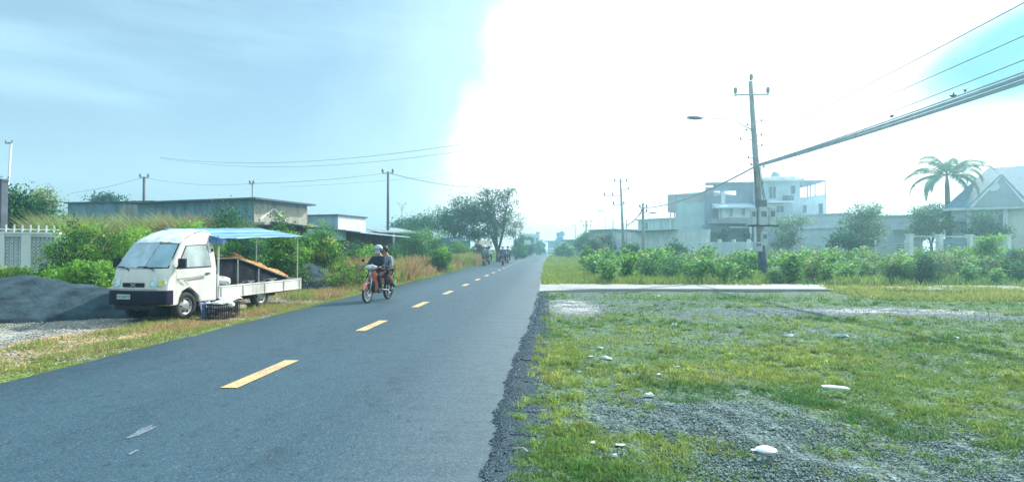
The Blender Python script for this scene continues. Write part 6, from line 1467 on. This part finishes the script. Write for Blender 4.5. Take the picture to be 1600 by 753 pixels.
def bird(p, label, rz):
    r = MB().ell((0, 0, 0), (.07, .03, .035), 10, 6).ell((.07, 0, .02), (.022, .02, .02), 8, 6); r.add([(-.02, 0, .02), (.03, 0, .02), (-.05, .13, .07), (-.02, 0, .02), (.03, 0, .02), (-.05, -.13, .07), (-.05, .015, 0), (-.05, -.015, 0), (-.15, 0, .01)], [(0, 1, 2), (3, 5, 4), (6, 7, 8)])
    o = r.build('bird', DARKM, loc=tuple(p)); o.rotation_euler = (0, 0, rz); return tag(o, label, 'bird')
bird(P(1393, 182, 15.6), 'tiny dark bird just above the middle of the cable bundle', .4); bird(P(1490, 150, 14), 'tiny dark bird over the cable bundle, left one of the near pair', 2.2); bird(P(1508, 142, 13.6), 'tiny dark bird over the cable bundle, nearest to the right edge', 1.0)

# ------------------------------------------------------------------ litter
FOAM = mat('foam_white', (.66, .70, .78), .5, var=.04)
q = G(1197, 703); r = empty('foam_box', (q.x, q.y, -.02), .05, 'white foam food box lying in the grit near the bottom of the lot', 'foam box')
MB().lathe([(0, 0), (.065, 0), (.09, .028), (.094, .032)], 'z', n=26).build('tray', FOAM, r, smooth=True); MB().lathe([(.096, .033), (.090, .043), (.05, .062), (0, .066)], 'z', n=26).build('lid', FOAM, r, smooth=True)
MB().b2(-.135, -.09, -.02, .02, .030, .036).build('hinge_tab', FOAM, r); r.scale = (.82, .7, .72)
def scrap(u, v_, w_, h_, label, c_, cat='scrap', seed=0, name='litter_scrap', thick=.02):
    q = G(u, v_); rs = random.Random(seed+int(u)); L_ = w_*.8/FL*(q.y+.2); zb = float(gz(np.array([q.x]), np.array([q.y]))[0])
    pts = [(L_/2*math.cos(a)*rs.uniform(.7, 1.1), L_*.30*math.sin(a)*rs.uniform(.35, 1.3)) for a in [2*math.pi*i/9 for i in range(9)]]
    n_ = 9; vs = [(x, y, rs.uniform(0, .012)) for x, y in pts]+[(x*.7, y*.7, thick*.6+rs.uniform(0, .03)*L_/.15) for x, y in pts]+[(0, 0, thick*.9)]
    fs = [(i, (i+1) % n_, (i+1) % n_+n_, i+n_) for i in range(n_)]+[(i+n_, (i+1) % n_+n_, 2*n_) for i in range(n_)]+[tuple(range(n_))[::-1]]
    o = MB().add(vs, fs).build(name, mat('scrap_%02d%02d' % (int(c_[0]*99), int(c_[2]*99)), c_, .6, var=.1), loc=(q.x, q.y, zb+.008), bevel=.003)
    o.rotation_euler.z = rs.uniform(-.3, .3); return tag(o, label, cat)
WS_ = (.50, .56, .56)
q = G(1305, 605); r = MB().box((0, 0, .03), (.27, .07, .018)).box((.0, 0, .042), (.20, .05, .01)).build('foam_slab', FOAM, loc=(q.x, q.y, -.03), bevel=.008); r.rotation_euler = (0, .05, -.12); tag(r, 'thin flat white foam slab lying on the grass right of centre', 'foam slab')
scrap(1012, 611, 26, 8, 'crumpled pale plastic bag in the grass left of the foam slab', (.55, .62, .60), 'plastic bag', 1, 'plastic_bag', .03)
scrap(968, 684, 24, 10, 'flat beige tile fragment in the grit near the road', (.50, .52, .42), 'tile', 2, 'tile_fragment', .012)
scrap(925, 681, 17, 7, 'pale round scrap left of the beige tile fragment', (.60, .62, .60), 'scrap', 3)
scrap(960, 703, 13, 7, 'small white and blue cup below the beige tile fragment', (.62, .64, .72), 'cup', 4, 'paper_cup', .03)
for (u, v_, w_, lab) in ((938, 538, 14, 'small white scrap in the grass left of the centre of the lot'), (1015, 531, 18, 'white crumpled scrap with raised edge in the middle of the lot'), (1054, 504, 16, 'pale paper scrap near the far grit patch'), (1075, 511, 12, 'small pale scrap just right of the paper scrap'), (1053, 530, 14, 'flat pale scrap right of the crumpled white scrap'), (948, 555, 24, 'long thin pale scrap in the grass below the small white one'), (922, 555, 12, 'small pale flake near the road side grass'), (905, 574, 13, 'grey white flake in the weeds close to the road'), (1030, 578, 16, 'pale scrap in the tuft of grass above the plastic bag'), (1058, 566, 16, 'thin white scrap above and right of the plastic bag'), (965, 594, 11, 'tiny white scrap just left of the plastic bag'), (1122, 602, 10, 'tiny brownish white scrap right of the plastic bag'), (955, 495, 8, 'tiny white scrap by the pale gravel patch'), (1490, 523, 20, 'white scrap in the grass at the right side of the lot'), (1232, 519, 26, 'white torn strip in the taller grass right of the middle'), (1315, 521, 28, 'pale blue plastic strip in the tall grass'), (1030, 459, 12, 'white scrap in the grass below the concrete driveway'), (1388, 463, 14, 'pale scrap beyond the far grit patch')):
    scrap(u, v_, w_, 5, lab, WS_, 'scrap', 9, thick=.012 if w_ > 12 else .01)
scrap(731, 412, 11, 6, 'white bag of rubbish at the left road edge far ahead', (.75, .78, .8), 'rubbish bag', 5, 'rubbish_bag', .2)
for (u, v_, lab) in ((480, 441, 'white scrap at the tail of the truck'), (452, 484, 'pale chip on the verge behind the truck')): scrap(u, v_, 9, 4, lab, WS_, 'scrap', 11)
# bent white twig by the road edge
q = G(806, 704); o = MB().tube([(0, 0, .02), (.05, -.02, .035), (.09, -.06, .02)], [.003, .004, .006], 6).build('twig', mat('dry_twig', (.45, .42, .36), .8), loc=(q.x, q.y, 0)); tag(o, 'short pale twig among the chippings at the road edge', 'twig')

# ------------------------------------------------------------------ haze
if HAZE_DENSITY > 0:
    hb = MB().b2(-300, 300, -40, 420, -1.2, 16.5).build('haze', bpy.data.materials.new('haze'))
    hm = hb.data.materials[0]; hm.use_nodes = True; t = hm.node_tree; t.nodes.clear(); pv = t.nodes.new('ShaderNodeVolumePrincipled'); ou = t.nodes.new('ShaderNodeOutputMaterial')
    pv.inputs['Color'].default_value = (.50, .86, 1.0, 1); pv.inputs['Density'].default_value = HAZE_DENSITY; pv.inputs['Anisotropy'].default_value = .76
    t.links.new(pv.outputs[0], ou.inputs['Volume']); tag(hb, kind='stuff')
